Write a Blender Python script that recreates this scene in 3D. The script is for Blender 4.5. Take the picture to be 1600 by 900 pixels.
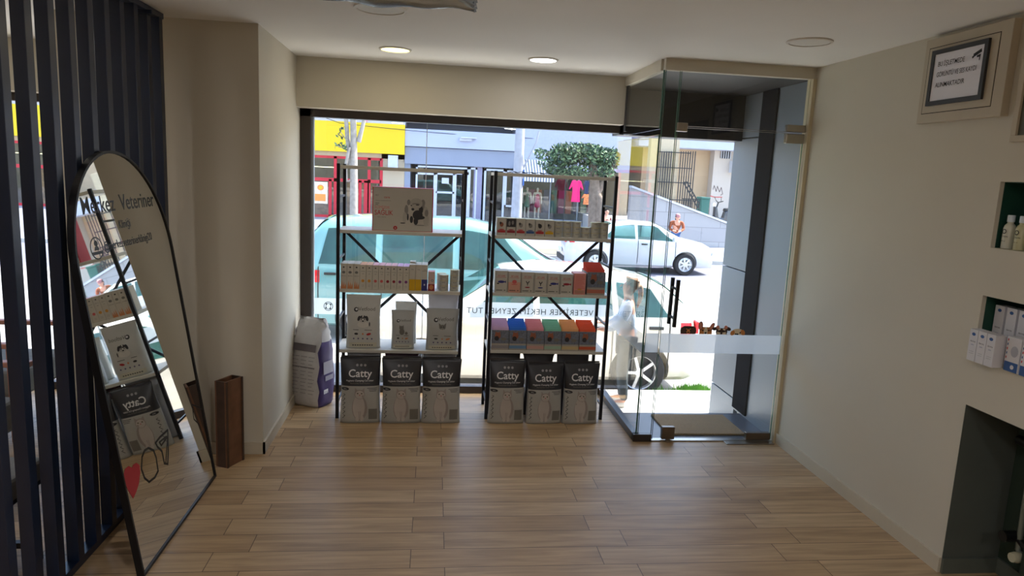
import bpy, bmesh, math, random
from mathutils import Vector, Matrix
random.seed(7)
PI = math.pi
SC = bpy.context.scene
for o in list(bpy.data.objects):
    bpy.data.objects.remove(o, do_unlink=True)

# ------------------------------------------------------------------ camera
RX = Vector((0.99293624, -0.10942634, 0.04586383))
UP = Vector((-0.02742408, 0.16441924, 0.98600925))
FW = Vector((0.11543628, 0.98030209, -0.16025691))
CAMZ = 1.70
FPX = 1087.95
cd = bpy.data.cameras.new('camera'); cam = bpy.data.objects.new('camera', cd)
SC.collection.objects.link(cam)
m = Matrix.Identity(4)
for i in range(3):
    m[i][0] = RX[i]; m[i][1] = UP[i]; m[i][2] = -FW[i]
m[0][3], m[1][3], m[2][3] = 0, 0, CAMZ
cam.matrix_world = m
cd.sensor_width = 36; cd.lens = FPX / 1600 * 36; cd.clip_start = .05; cd.clip_end = 400
SC.camera = cam

def at(x, y, Y):
    """the point at depth Y seen where the photograph has pixel x, y"""
    d = RX * ((x - 800) / FPX) - UP * ((y - 450) / FPX) + FW
    return Vector((0, 0, CAMZ)) + d * (Y / d.y)

# ------------------------------------------------------------------ world, sun, exposure
SC.view_settings.view_transform = 'Standard'
SC.view_settings.look = 'None'
SC.view_settings.gamma = 1
SC.view_settings.use_curve_mapping = False
SC.view_settings.exposure = 1.58
SUN_DIR = Vector((0.52, 0.13, 0.84)).normalized()      # towards the sun
W = bpy.data.worlds.new('world'); SC.world = W; W.use_nodes = True
nt = W.node_tree
bg = nt.nodes['Background']
sky = nt.nodes.new('ShaderNodeTexSky'); sky.sky_type = 'NISHITA'; sky.sun_disc = False
sky.sun_elevation = math.asin(SUN_DIR.z); sky.sun_rotation = math.atan2(SUN_DIR.x, SUN_DIR.y)
sky.air_density = 1.0; sky.dust_density = 2.0; sky.ozone_density = 1.0
nt.links.new(sky.outputs[0], bg.inputs[0]); bg.inputs[1].default_value = 0.30
sd = bpy.data.lights.new('sun', 'SUN'); sd.energy = 5.0; sd.angle = 0.01; sd.color = (1, .95, .88)
so = bpy.data.objects.new('sun', sd); SC.collection.objects.link(so)
so.rotation_euler = SUN_DIR.to_track_quat('Z', 'Y').to_euler(); so.location = (10, 10, 30)
LAMP_W = 4.3        # power of each added fill downlight

# ------------------------------------------------------------------ materials
MATS = {}
def lin(c):
    return tuple(((v / 255) / 12.92 if v / 255 <= .04045 else ((v / 255 + .055) / 1.055) ** 2.4) for v in c)
def mat(name, rgb, rough=.6, metal=0, var=.06, scale=8, spec=.5, coat=0, emit=0, bump=0):
    """procedural principled material; rgb is sRGB 0-255, gently mottled by a noise"""
    if name in MATS: return MATS[name]
    M = bpy.data.materials.new(name); M.use_nodes = True
    t = M.node_tree; b = t.nodes['Principled BSDF']
    c = lin(rgb)
    tc = t.nodes.new('ShaderNodeTexCoord'); n = t.nodes.new('ShaderNodeTexNoise')
    n.inputs['Scale'].default_value = scale; n.inputs['Detail'].default_value = 4
    t.links.new(tc.outputs['Object'], n.inputs['Vector'])
    r = t.nodes.new('ShaderNodeValToRGB')
    r.color_ramp.elements[0].position = .3; r.color_ramp.elements[1].position = .7
    r.color_ramp.elements[0].color = (*[max(0, v * (1 - var)) for v in c], 1)
    r.color_ramp.elements[1].color = (*[min(1, v * (1 + var)) for v in c], 1)
    t.links.new(n.outputs['Fac'], r.inputs[0]); t.links.new(r.outputs[0], b.inputs['Base Color'])
    b.inputs['Roughness'].default_value = rough; b.inputs['Metallic'].default_value = metal
    b.inputs['Specular IOR Level'].default_value = spec; b.inputs['Coat Weight'].default_value = coat
    if bump:
        bp = t.nodes.new('ShaderNodeBump'); bp.inputs['Strength'].default_value = bump; bp.inputs['Distance'].default_value = .01
        t.links.new(n.outputs['Fac'], bp.inputs['Height']); t.links.new(bp.outputs[0], b.inputs['Normal'])
    if emit:
        t.links.new(r.outputs[0], b.inputs['Emission Color']); b.inputs['Emission Strength'].default_value = emit
    MATS[name] = M
    return M

def glass_mat(name, tint=(1, 1, 1), refl=1.0, ior=1.5, rough=0.0):
    """thin pane: clear with a fresnel reflection"""
    if name in MATS: return MATS[name]
    M = bpy.data.materials.new(name); M.use_nodes = True; t = M.node_tree
    for n in list(t.nodes): t.nodes.remove(n)
    out = t.nodes.new('ShaderNodeOutputMaterial'); mx = t.nodes.new('ShaderNodeMixShader')
    tr = t.nodes.new('ShaderNodeBsdfTransparent'); gl = t.nodes.new('ShaderNodeBsdfGlossy')
    fr = t.nodes.new('ShaderNodeFresnel'); fr.inputs['IOR'].default_value = ior
    mu = t.nodes.new('ShaderNodeMath'); mu.operation = 'MULTIPLY'; mu.inputs[1].default_value = refl; mu.use_clamp = True
    tr.inputs[0].default_value = (*tint, 1); gl.inputs['Roughness'].default_value = rough
    geo = t.nodes.new('ShaderNodeNewGeometry')
    # the same reflection from both sides of the pane
    mixi = t.nodes.new('ShaderNodeMath'); mixi.operation = 'MULTIPLY_ADD'
    mixi.inputs[1].default_value = (1 / ior - ior); mixi.inputs[2].default_value = ior
    fr.inputs['IOR'].default_value = ior
    t.links.new(fr.outputs[0], mu.inputs[0]); t.links.new(mu.outputs[0], mx.inputs[0])
    t.nodes.remove(mixi); 
    # Fresnel node inverts the ior on back faces; panes are thin boxes seen through two faces, so use layer weight instead
    lw = t.nodes.new('ShaderNodeLayerWeight'); lw.inputs['Blend'].default_value = .5
    # schlick: f0 + (1-f0) * facing^5 ; layer weight Facing = 1 - cos at blend .5
    p5 = t.nodes.new('ShaderNodeMath'); p5.operation = 'POWER'; p5.inputs[1].default_value = 5
    ma = t.nodes.new('ShaderNodeMath'); ma.operation = 'MULTIPLY_ADD'; ma.inputs[1].default_value = .955; ma.inputs[2].default_value = .045
    t.links.new(lw.outputs['Facing'], p5.inputs[0]); t.links.new(p5.outputs[0], ma.inputs[0]); t.links.new(ma.outputs[0], mu.inputs[0])
    t.nodes.remove(fr); t.nodes.remove(geo)
    t.links.new(tr.outputs[0], mx.inputs[1]); t.links.new(gl.outputs[0], mx.inputs[2]); t.links.new(mx.outputs[0], out.inputs[0])
    MATS[name] = M
    return M

def frosted_mat(name, rgb=(235, 238, 240), cover=.8):
    if name in MATS: return MATS[name]
    M = bpy.data.materials.new(name); M.use_nodes = True; t = M.node_tree
    for n in list(t.nodes): t.nodes.remove(n)
    out = t.nodes.new('ShaderNodeOutputMaterial'); mx = t.nodes.new('ShaderNodeMixShader'); mx.inputs[0].default_value = cover
    m2 = t.nodes.new('ShaderNodeMixShader'); m2.inputs[0].default_value = .6
    tr = t.nodes.new('ShaderNodeBsdfTransparent'); tl = t.nodes.new('ShaderNodeBsdfTranslucent'); df = t.nodes.new('ShaderNodeBsdfDiffuse')
    nz = t.nodes.new('ShaderNodeTexNoise'); nz.inputs['Scale'].default_value = 60
    rp = t.nodes.new('ShaderNodeValToRGB'); c = lin(rgb)
    rp.color_ramp.elements[0].color = (*[v * .95 for v in c], 1); rp.color_ramp.elements[1].color = (*c, 1)
    t.links.new(nz.outputs['Fac'], rp.inputs[0])
    t.links.new(rp.outputs[0], tl.inputs[0]); t.links.new(rp.outputs[0], df.inputs[0])
    t.links.new(df.outputs[0], m2.inputs[1]); t.links.new(tl.outputs[0], m2.inputs[2])
    t.links.new(tr.outputs[0], mx.inputs[1]); t.links.new(m2.outputs[0], mx.inputs[2]); t.links.new(mx.outputs[0], out.inputs[0])
    MATS[name] = M
    return M

def floor_mat():
    M = bpy.data.materials.new('plank_tile_floor'); M.use_nodes = True; t = M.node_tree; b = t.nodes['Principled BSDF']
    tc = t.nodes.new('ShaderNodeTexCoord'); mp = t.nodes.new('ShaderNodeMapping')
    mp.inputs['Location'].default_value = (-.092 + .862 * 20, -4.015 + .1511 * 40, 0)
    t.links.new(tc.outputs['Object'], mp.inputs['Vector'])
    def brick(c1, c2, mo, mort):
        k = t.nodes.new('ShaderNodeTexBrick'); k.offset = .174; k.offset_frequency = 2; k.squash = 1
        k.inputs['Scale'].default_value = 1; k.inputs['Brick Width'].default_value = .862; k.inputs['Row Height'].default_value = .1511
        k.inputs['Mortar Size'].default_value = mort; k.inputs['Mortar Smooth'].default_value = .1
        k.inputs['Color1'].default_value = c1; k.inputs['Color2'].default_value = c2; k.inputs['Mortar'].default_value = mo
        t.links.new(mp.outputs[0], k.inputs['Vector']); return k
    k1 = brick((*lin((184, 154, 116)), 1), (*lin((200, 172, 134)), 1), (*lin((96, 76, 58)), 1), .0018)
    # grain, stretched along the plank, different in every plank
    k2 = brick((0, 0, 0, 1), (1, 1, 1, 1), (0, 0, 0, 1), 0.0)
    add = t.nodes.new('ShaderNodeVectorMath'); add.operation = 'MULTIPLY_ADD'; add.inputs[1].default_value = (7, 5, 3)
    t.links.new(k2.outputs['Color'], add.inputs[0]); t.links.new(tc.outputs['Object'], add.inputs[2])
    m2 = t.nodes.new('ShaderNodeMapping'); m2.inputs['Scale'].default_value = (1.6, 22, 1); t.links.new(add.outputs[0], m2.inputs['Vector'])
    n = t.nodes.new('ShaderNodeTexNoise'); n.inputs['Scale'].default_value = 1.6; n.inputs['Detail'].default_value = 6; n.inputs['Distortion'].default_value = .6
    t.links.new(m2.outputs[0], n.inputs['Vector'])
    r = t.nodes.new('ShaderNodeValToRGB'); r.color_ramp.elements[0].position = .3; r.color_ramp.elements[1].position = .68
    r.color_ramp.elements[0].color = (.62, .58, .56, 1); r.color_ramp.elements[1].color = (1.08, 1.06, 1.04, 1)
    t.links.new(n.outputs['Fac'], r.inputs[0])
    m3 = t.nodes.new('ShaderNodeMapping'); m3.inputs['Scale'].default_value = (1.2, 5, 1); t.links.new(add.outputs[0], m3.inputs['Vector'])
    n3 = t.nodes.new('ShaderNodeTexNoise'); n3.inputs['Scale'].default_value = 1.3; n3.inputs['Detail'].default_value = 3
    t.links.new(m3.outputs[0], n3.inputs['Vector'])
    r3 = t.nodes.new('ShaderNodeValToRGB'); r3.color_ramp.elements[0].position = .28; r3.color_ramp.elements[1].position = .5
    r3.color_ramp.elements[0].color = (.66, .64, .64, 1); r3.color_ramp.elements[1].color = (1, 1, 1, 1)
    t.links.new(n3.outputs['Fac'], r3.inputs[0])
    x1 = t.nodes.new('ShaderNodeMixRGB'); x1.blend_type = 'MULTIPLY'; x1.inputs[0].default_value = .75
    x2 = t.nodes.new('ShaderNodeMixRGB'); x2.blend_type = 'MULTIPLY'; x2.inputs[0].default_value = .7
    t.links.new(k1.outputs['Color'], x1.inputs[1]); t.links.new(r.outputs[0], x1.inputs[2])
    t.links.new(x1.outputs[0], x2.inputs[1]); t.links.new(r3.outputs[0], x2.inputs[2]); t.links.new(x2.outputs[0], b.inputs['Base Color'])
    b.inputs['Roughness'].default_value = .42; b.inputs['Specular IOR Level'].default_value = .4
    bp = t.nodes.new('ShaderNodeBump'); bp.inputs['Strength'].default_value = .25; bp.inputs['Distance'].default_value = .002
    t.links.new(k1.outputs['Fac'], bp.inputs['Height']); bp.invert = True; t.links.new(bp.outputs[0], b.inputs['Normal'])
    return M

def brick_mat(name, c1, c2, mo, w, h, mort=.01, axis='XZ', rough=.7):
    M = bpy.data.materials.new(name); M.use_nodes = True; t = M.node_tree; b = t.nodes['Principled BSDF']
    tc = t.nodes.new('ShaderNodeTexCoord'); k = t.nodes.new('ShaderNodeTexBrick')
    k.inputs['Scale'].default_value = 1; k.inputs['Brick Width'].default_value = w; k.inputs['Row Height'].default_value = h; k.inputs['Mortar Size'].default_value = mort
    k.inputs['Color1'].default_value = (*lin(c1), 1); k.inputs['Color2'].default_value = (*lin(c2), 1); k.inputs['Mortar'].default_value = (*lin(mo), 1)
    if axis == 'XZ':
        mp = t.nodes.new('ShaderNodeSeparateXYZ'); cb = t.nodes.new('ShaderNodeCombineXYZ')
        t.links.new(tc.outputs['Object'], mp.inputs[0]); t.links.new(mp.outputs['X'], cb.inputs['X']); t.links.new(mp.outputs['Z'], cb.inputs['Y'])
        t.links.new(cb.outputs[0], k.inputs['Vector'])
    else: t.links.new(tc.outputs['Object'], k.inputs['Vector'])
    t.links.new(k.outputs['Color'], b.inputs['Base Color']); b.inputs['Roughness'].default_value = rough
    return M

# ------------------------------------------------------------------ building helpers
def tag(o, label=None, cat=None, group=None, kind=None):
    if label: o['label'] = label
    if cat: o['category'] = cat
    if group: o['group'] = group
    if kind: o['kind'] = kind
    return o

def thing(name, label, cat, loc=(0, 0, 0), rz=0, group=None):
    o = bpy.data.objects.new(name, None); SC.collection.objects.link(o)
    o.location = loc; o.rotation_euler = (0, 0, rz); o.empty_display_size = .05
    return tag(o, label, cat, group)

def copy_tree(o, parent=None):
    c = o.copy(); SC.collection.objects.link(c); c.parent = parent
    for ch in o.children: copy_tree(ch, c)
    return c

class MB:
    """collects shapes with materials and links them as one mesh object"""
    def __init__(s): s.v = []; s.f = []; s.fm = []; s.ms = []
    def mi(s, m):
        if m not in s.ms: s.ms.append(m)
        return s.ms.index(m)
    def add(s, vs, fs, m):
        b = len(s.v); s.v += [tuple(v) for v in vs]; k = s.mi(m)
        for f in fs: s.f.append([i + b for i in f]); s.fm.append(k)
        return s
    def box(s, x0, x1, y0, y1, z0, z1, m, rz=0, c=None):
        vs = [Vector((x, y, z)) for z in (z0, z1) for y in (y0, y1) for x in (x0, x1)]
        if rz:
            c = Vector(c or ((x0 + x1) / 2, (y0 + y1) / 2, 0)); R = Matrix.Rotation(rz, 3, 'Z')
            vs = [R @ (v - Vector((c.x, c.y, 0))) + Vector((c.x, c.y, 0)) for v in vs]
        return s.add(vs, [(0, 2, 3, 1), (4, 5, 7, 6), (0, 1, 5, 4), (2, 6, 7, 3), (0, 4, 6, 2), (1, 3, 7, 5)], m)
    def bar(s, a, b, w, h, m, up=(0, 0, 1)):
        a, b = Vector(a), Vector(b); d = (b - a).normalized(); u = Vector(up)
        r = d.cross(u)
        if r.length < 1e-4: r = d.cross(Vector((0, 1, 0)))
        r.normalize(); u = r.cross(d)
        vs = [p + r * sx * w / 2 + u * sy * h / 2 for p in (a, b) for sy in (-1, 1) for sx in (-1, 1)]
        return s.add(vs, [(0, 2, 3, 1), (4, 5, 7, 6), (0, 1, 5, 4), (2, 6, 7, 3), (0, 4, 6, 2), (1, 3, 7, 5)], m)
    def tube(s, pts, r, m, n=8, cap=True):
        pts = [Vector(p) for p in pts]; rs = r if isinstance(r, (list, tuple)) else [r] * len(pts)
        vs = []; pu = None
        for i, p in enumerate(pts):
            d = (pts[min(i + 1, len(pts) - 1)] - pts[max(i - 1, 0)]).normalized()
            u = pu if pu else (Vector((0, 0, 1)) if abs(d.z) < .9 else Vector((1, 0, 0)))
            a = d.cross(u).normalized(); u = a.cross(d).normalized(); pu = u
            for k in range(n):
                t = 2 * PI * k / n; vs.append(p + (a * math.cos(t) + u * math.sin(t)) * rs[i])
        fs = [(i * n + k, i * n + (k + 1) % n, (i + 1) * n + (k + 1) % n, (i + 1) * n + k) for i in range(len(pts) - 1) for k in range(n)]
        if cap: fs += [tuple(range(n))[::-1], tuple(range((len(pts) - 1) * n, len(pts) * n))]
        return s.add(vs, fs, m)
    def lathe(s, prof, c, m, axis='z', n=24, cap=True):
        """prof: (radius, height) pairs along the axis"""
        vs = []
        for r, h in prof:
            for k in range(n):
                t = 2 * PI * k / n; a, b = r * math.cos(t), r * math.sin(t)
                vs.append({'z': (c[0] + a, c[1] + b, c[2] + h), 'y': (c[0] + a, c[1] + h, c[2] - b), 'x': (c[0] + h, c[1] + a, c[2] + b)}[axis])
        L = len(prof)
        fs = [(i * n + k, i * n + (k + 1) % n, (i + 1) * n + (k + 1) % n, (i + 1) * n + k) for i in range(L - 1) for k in range(n)]
        if cap: fs += [tuple(range(n))[::-1], tuple(range((L - 1) * n, L * n))]
        return s.add(vs, fs, m)
    def prism(s, poly, fn, t0, t1, m):
        """poly of (u, v) turned into a slab; fn(u, v, t) gives the point"""
        n = len(poly); vs = [fn(u, v, t0) for u, v in poly] + [fn(u, v, t1) for u, v in poly]
        fs = [tuple(range(n)), tuple(range(n, 2 * n))[::-1]] + [(i, i + n, (i + 1) % n + n, (i + 1) % n) for i in range(n)]
        return s.add(vs, fs, m)
    def build(s, name, parent=None, smooth=None, bevel=0, seg=2):
        me = bpy.data.meshes.new(name); me.from_pydata(s.v, [], s.f); 
        for m in s.ms: me.materials.append(m)
        me.polygons.foreach_set('material_index', s.fm)
        bm = bmesh.new(); bm.from_mesh(me); bmesh.ops.recalc_face_normals(bm, faces=bm.faces); bm.to_mesh(me); bm.free()
        if smooth is not None:
            me.polygons.foreach_set('use_smooth', [True] * len(me.polygons))
            if smooth < 180: me.set_sharp_from_angle(angle=math.radians(smooth))
        o = bpy.data.objects.new(name, me); SC.collection.objects.link(o)
        if parent: o.parent = parent
        if bevel:
            b = o.modifiers.new('bevel', 'BEVEL'); b.width = bevel; b.segments = seg; b.limit_method = 'ANGLE'
        return o

def bake(o):
    """apply modifiers of an object without operators"""
    dg = bpy.context.evaluated_depsgraph_get(); dg.update()
    me = bpy.data.meshes.new_from_object(o.evaluated_get(dg))
    o.modifiers.clear(); o.data = me
    return o

# 2-D shapes for printing, each a list of polygons in (u, v)
def ell(cx, cy, rx, ry, n=20, rot=0):
    return [(cx + rx * math.cos(t) * math.cos(rot) - ry * math.sin(t) * math.sin(rot), cy + rx * math.cos(t) * math.sin(rot) + ry * math.sin(t) * math.cos(rot)) for t in [2 * PI * k / n for k in range(n)]]
def rect(x0, x1, y0, y1): return [(x0, y0), (x1, y0), (x1, y1), (x0, y1)]
def ring(cx, cy, rx, ry, w, n=24):
    o = ell(cx, cy, rx, ry, n); i = ell(cx, cy, rx - w, ry - w, n)
    return [[o[k], o[(k + 1) % n], i[(k + 1) % n], i[k]] for k in range(n)]
def stroke(pts, w, closed=False):
    out = []; n = len(pts)
    for k in range(n if closed else n - 1):
        a = Vector(pts[k]); b = Vector(pts[(k + 1) % n]); d = (b - a)
        if d.length < 1e-6: continue
        d.normalize(); p = Vector((-d.y, d.x)) * w / 2; a = a - d * w * .3; b = b + d * w * .3
        out.append([tuple(a + p), tuple(a - p), tuple(b - p), tuple(b + p)])
    return out
_TC = {}
def text2d(s, size=1.0, bold=0, xs=1.0, space=1.0):
    """outline lettering as (verts, faces, width), left aligned on the base line"""
    key = (s, bold, space)
    if key not in _TC:
        cu = bpy.data.curves.new('t', 'FONT'); cu.body = s; cu.size = 1; cu.offset = bold; cu.space_character = space; cu.resolution_u = 3
        o = bpy.data.objects.new('t', cu); SC.collection.objects.link(o)
        dg = bpy.context.evaluated_depsgraph_get(); dg.update()
        me = bpy.data.meshes.new_from_object(o.evaluated_get(dg))
        _TC[key] = ([(v.co.x, v.co.y) for v in me.vertices], [tuple(p.vertices) for p in me.polygons])
        bpy.data.objects.remove(o, do_unlink=True); bpy.data.curves.remove(cu); bpy.data.meshes.remove(me)
    vs, fs = _TC[key]
    if not vs: return [], [], 0
    w = max(v[0] for v in vs) * size * xs
    return [(x * size * xs, y * size) for x, y in vs], fs, w

def clip_axis(p, ax, lo, hi):
    for lim, sg in ((lo, 1), (hi, -1)):
        out = []
        for k in range(len(p)):
            a, b = p[k - 1], p[k]; da, db = sg * (a[ax] - lim), sg * (b[ax] - lim)
            if (da >= 0) != (db >= 0):
                t = da / (da - db); out.append(tuple(a[q] + (b[q] - a[q]) * t for q in (0, 1)))
            if db >= 0: out.append(tuple(b))
        p = out
        if len(p) < 3: return []
    return p
def grid_cut(p, step):
    """cut a flat polygon into tiles so that it can follow a curved surface"""
    res = []; x0, x1 = min(q[0] for q in p), max(q[0] for q in p)
    for i in range(math.floor(x0 / step), math.floor(x1 / step) + 1):
        s = clip_axis(p, 0, i * step, (i + 1) * step)
        if not s: continue
        y0, y1 = min(q[1] for q in s), max(q[1] for q in s); st2 = step * 1.6
        for j in range(math.floor(y0 / st2), math.floor(y1 / st2) + 1):
            c = clip_axis(s, 1, j * st2, (j + 1) * st2)
            if c: res.append(c)
    return res
class Print:
    """flat printing laid on a surface; fn(u, v, lift) gives the point on that surface"""
    def __init__(s, fn, lift=.0006, step=0): s.fn = fn; s.mb = MB(); s.lift = lift; s.k = 0; s.step = step
    def poly(s, polys, m, lift=None):
        s.k += 1; l = (lift or s.lift) + s.k * .00006
        if polys and not isinstance(polys[0][0], (tuple, list)): polys = [polys]
        for p in polys:
            for q in (grid_cut(p, s.step) if s.step else [p]): s.mb.add([s.fn(u, v, l) for u, v in q], [tuple(range(len(q)))], m)
        return s
    def text(s, txt, u, v, size, m, bold=.0, align='c', xs=1.0, mirror=False, rot=0, space=1.0):
        s.k += 1; l = s.lift + s.k * .00006
        vs, fs, w = text2d(txt, size, bold, xs, space)
        off = {'c': -w / 2, 'l': 0, 'r': -w}[align]
        vs = [(x + off, y) for x, y in vs]
        if mirror: vs = [(-x, y) for x, y in vs]
        if rot: vs = [(x * math.cos(rot) - y * math.sin(rot), x * math.sin(rot) + y * math.cos(rot)) for x, y in vs]
        if s.step:
            for f in fs:
                for q in grid_cut([(u + vs[i][0], v + vs[i][1]) for i in f], s.step): s.mb.add([s.fn(a, b, l) for a, b in q], [tuple(range(len(q)))], m)
            return s
        s.mb.add([s.fn(u + x, v + y, l) for x, y in vs], fs, m); return s
    def build(s, name, parent=None):
        o = s.mb.build(name, parent); return o
def front(y): return lambda u, v, l: (u, y - l, v)          # facing the camera side (-Y)
# ================================================================== THE ROOM
XL, XR, YW, ZC = -.963, 2.341, 5.28, 2.44
wallm = mat('wall_paint', (205, 198, 182), .85, var=.02, scale=2, bump=.05)
ceilm = mat('ceiling_paint', (236, 234, 230), .9, var=.015, scale=2)
basem = mat('baseboard_paint', (200, 190, 170), .5, var=.02)
framem = mat('window_frame_brown', (52, 42, 36), .4, var=.1)
alum = mat('brushed_metal', (168, 160, 146), .3, metal=.9, var=.05)
darkm = mat('black_metal', (24, 24, 28), .4, var=.1, metal=.3)
glassm = glass_mat('clear_glass', (.965, .985, .975))
edgem = mat('glass_edge_green', (70, 110, 100), .15, var=.1)
def struct(o): o['kind'] = 'structure'; return o

fl = MB(); fm = floor_mat()
fl.box(-5, XR + .35, -3, 4.27, -.15, 0, fm); fl.box(-5, 1.375, 4.27, 5.36, -.15, 0, fm)
struct(fl.build('floor'))
cl = MB().box(-5, XR + .35, -3, 4.27, ZC, ZC + .25, ceilm).box(-5, 1.375, 4.27, 5.11, ZC, ZC + .25, ceilm)
struct(cl.build('ceiling'))
# left side: the jutting column, wall far left with its own window, back wall
mb = MB().box(-2.0, XL, 4.057, 5.45, -.15, ZC, wallm); struct(mb.build('wall_column'))
struct(MB().box(-5.2, -5, -3, 5.45, -.1, ZC + .25, wallm).build('wall_left'))
struct(MB().box(-5, XR + .35, -3.2, -3, -.1, ZC + .25, wallm).build('wall_back'))
# header above the window
mb = MB().box(XL, 1.375, 5.11, 5.45, 2.10, 3.4, wallm).box(-5, -2.0, 5.11, 5.45, 2.10, 3.4, wallm).box(-2.0, XL, 5.11, 5.45, ZC, 3.4, wallm)
struct(mb.build('wall_header'))
# thin beam over the glass porch
mb = MB().box(1.375, XR, 4.25, 4.30, 2.372, ZC + .1, wallm).box(1.36, 1.40, 4.30, 5.11, 2.372, ZC + .1, wallm)
struct(mb.build('trim_porch_beam'))
# right wall with its recesses: Y below 2.69 holds two display niches and the radiator alcove
g = mat('niche_green', (18, 66, 52), .6, var=.08)
rw = MB()
rw.box(XR, XR + .35, 2.69, 4.86, -.1, ZC, wallm)
A, B = 1.2, 2.69
rw.box(XR, XR + .35, -3, A, -.1, ZC, wallm)
for z0, z1 in ((.80, 1.008), (1.285, 1.49), (1.765, ZC)): rw.box(XR, XR + .35, A, B, z0, z1, wallm)
rw.box(XR + .28, XR + .35, A, B, -.1, .80, wallm)
for z0, z1 in ((1.008, 1.285), (1.49, 1.765)):
    rw.box(XR + .24, XR + .35, A, B, z0, z1, g)
    rw.box(XR + .02, XR + .24, B - .004, B, z0, z1, g)
    rw.box(XR + .02, XR + .24, A, B, z1 - .004, z1, g)
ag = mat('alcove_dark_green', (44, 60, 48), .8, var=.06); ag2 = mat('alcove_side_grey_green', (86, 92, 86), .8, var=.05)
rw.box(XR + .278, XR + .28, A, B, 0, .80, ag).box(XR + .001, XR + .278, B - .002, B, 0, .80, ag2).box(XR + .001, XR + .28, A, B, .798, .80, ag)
struct(rw.build('wall_right'))
struct(MB().box(XR - .012, XR, 2.69, 4.23, 0, .072, basem).build('baseboard_right'))
struct(MB().box(XR, XR + .266, 2.676, 2.688, 0, .072, mat('alcove_skirting', (96, 102, 94), .6)).box(XR + .266, XR + .278, A, 2.688, 0, .072, MATS['alcove_skirting']).build('baseboard_alcove'))
struct(MB().box(XL, XL + .012, 4.045, 5.2, 0, .072, basem).box(-2.0, XL + .012, 4.045, 4.057, 0, .072, basem).build('baseboard_left'))
# door jamb on the right wall
jm = mat('jamb_beige', (205, 192, 160), .5, var=.03)
struct(MB().box(2.318, XR, 4.235, 4.305, 0, 2.372, jm).build('trim_door_jamb'))

# window 1
wf = MB()
wf.box(XL, -.887, 5.24, 5.32, 0, 2.10, framem).box(XL, 1.40, 5.24, 5.32, 2.045, 2.10, framem).box(XL, 1.40, 5.24, 5.32, 0, .055, framem)
wf.box(-.887, -.87, 5.26, 5.30, .055, 2.045, mat('grey_gasket', (150, 158, 165), .4))
w1 = struct(wf.build('window_1', bevel=.002))
for a, b in ((-.87, -.063), (-.058, 1.372)):
    MB().box(a, b, YW - .004, YW + .004, .055, 2.045, glassm).build('pane', w1)
MB().box(-.0635, -.0575, YW - .006, YW + .006, .055, 2.045, mat('silicone', (190, 200, 205), .5)).build('seam', w1)
# frosted band with the clinic's name, read from the street
fr = frosted_mat('frosted_film', cover=.72)
inkm = mat('grey_vinyl', (58, 66, 72), .5)
band = Print(lambda u, v, l: (u, YW - .0045 - l, v))
band.poly(rect(-.87, 1.372, .598, .722), fr)
band.text('VETERİNER HEKİM ZEYNEL TUT', 1.275, .633, .0645, inkm, align='l', mirror=True, xs=1.0, space=1.08)
band.poly(ring(-.765, .66, .035, .035, .005), inkm).poly(ring(-.765, .66, .02, .024, .004), inkm)
for k in range(4): band.poly(ell(-.765 + .022 * math.cos(k * PI / 2 + .7), .66 + .022 * math.sin(k * PI / 2 + .7), .007, .007), inkm)
o = band.build('frosted_band', w1)
# the same frame for the waiting area's window, seen between the slats
w2 = MB().box(-2.06, -2.0, 5.24, 5.32, 0, 2.10, framem).box(-5, -2.0, 5.24, 5.32, 2.045, 2.10, framem).box(-5, -2.0, 5.24, 5.32, 0, .055, framem).build('window_2', bevel=.002)
struct(w2)
MB().box(-5, -2.06, YW - .004, YW + .004, .055, 2.045, glassm).build('pane', w2)

# ---- the glass porch
porch_floor = brick_mat('porch_tiles', (86, 90, 98), (94, 98, 106), (60, 62, 68), .6, .6, .006, 'XY', .35)
struct(MB().box(1.375, 2.70, 4.27, 4.82, -.15, 0, porch_floor).build('floor_porch'))
darkc = mat('porch_ceiling_dark', (22, 22, 26), .6, var=.05)
struct(MB().box(1.40, XR + .3, 4.30, 5.45, 2.372, 3.4, darkc).build('ceiling_porch'))
hm = mat('shutter_box_dark', (26, 28, 36), .45, var=.05)
struct(MB().box(-5, XR + .3, 5.32, 5.46, 2.10, 2.37, hm).box(1.375, XR + .3, 5.24, 5.46, 2.035, 2.372, hm).build('trim_shutter_box', bevel=.004))
# street-side cladding of the right porch wall: grey aluminium panels
pan = mat('grey_aluminium_panel', (128, 136, 146), .42, metal=.35, var=.03, scale=1.5)
cp = MB()
for z0, z1 in ((-.55, .07), (.08, 1.055), (1.063, 2.05), (2.06, 3.4)): cp.box(XR + .002, XR + .3, 4.93, 5.38, z0, z1, pan)
for z0, z1 in ((0, 2.372),): cp.box(XR - .004, XR + .3, 4.31, 4.93, z0, z1, pan)
struct(cp.build('wall_porch_panels', bevel=.002))
struct(MB().box(2.325, XR + .01, 4.70, 4.925, .02, 2.37, mat('shutter_rail_shade_dark', (24, 27, 36), .9, spec=.05)).build('trim_shutter_rail_and_shade'))  # dark rail, widened so its colour takes in the wall's soft shadow and reflection

def pane_thing(name, label, x0, x1, y0, y1, z0, z1, parent=None):
    mb = MB().box(x0, x1, y0, y1, z0, z1, glassm); o = mb.build(name, parent); return o
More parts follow.
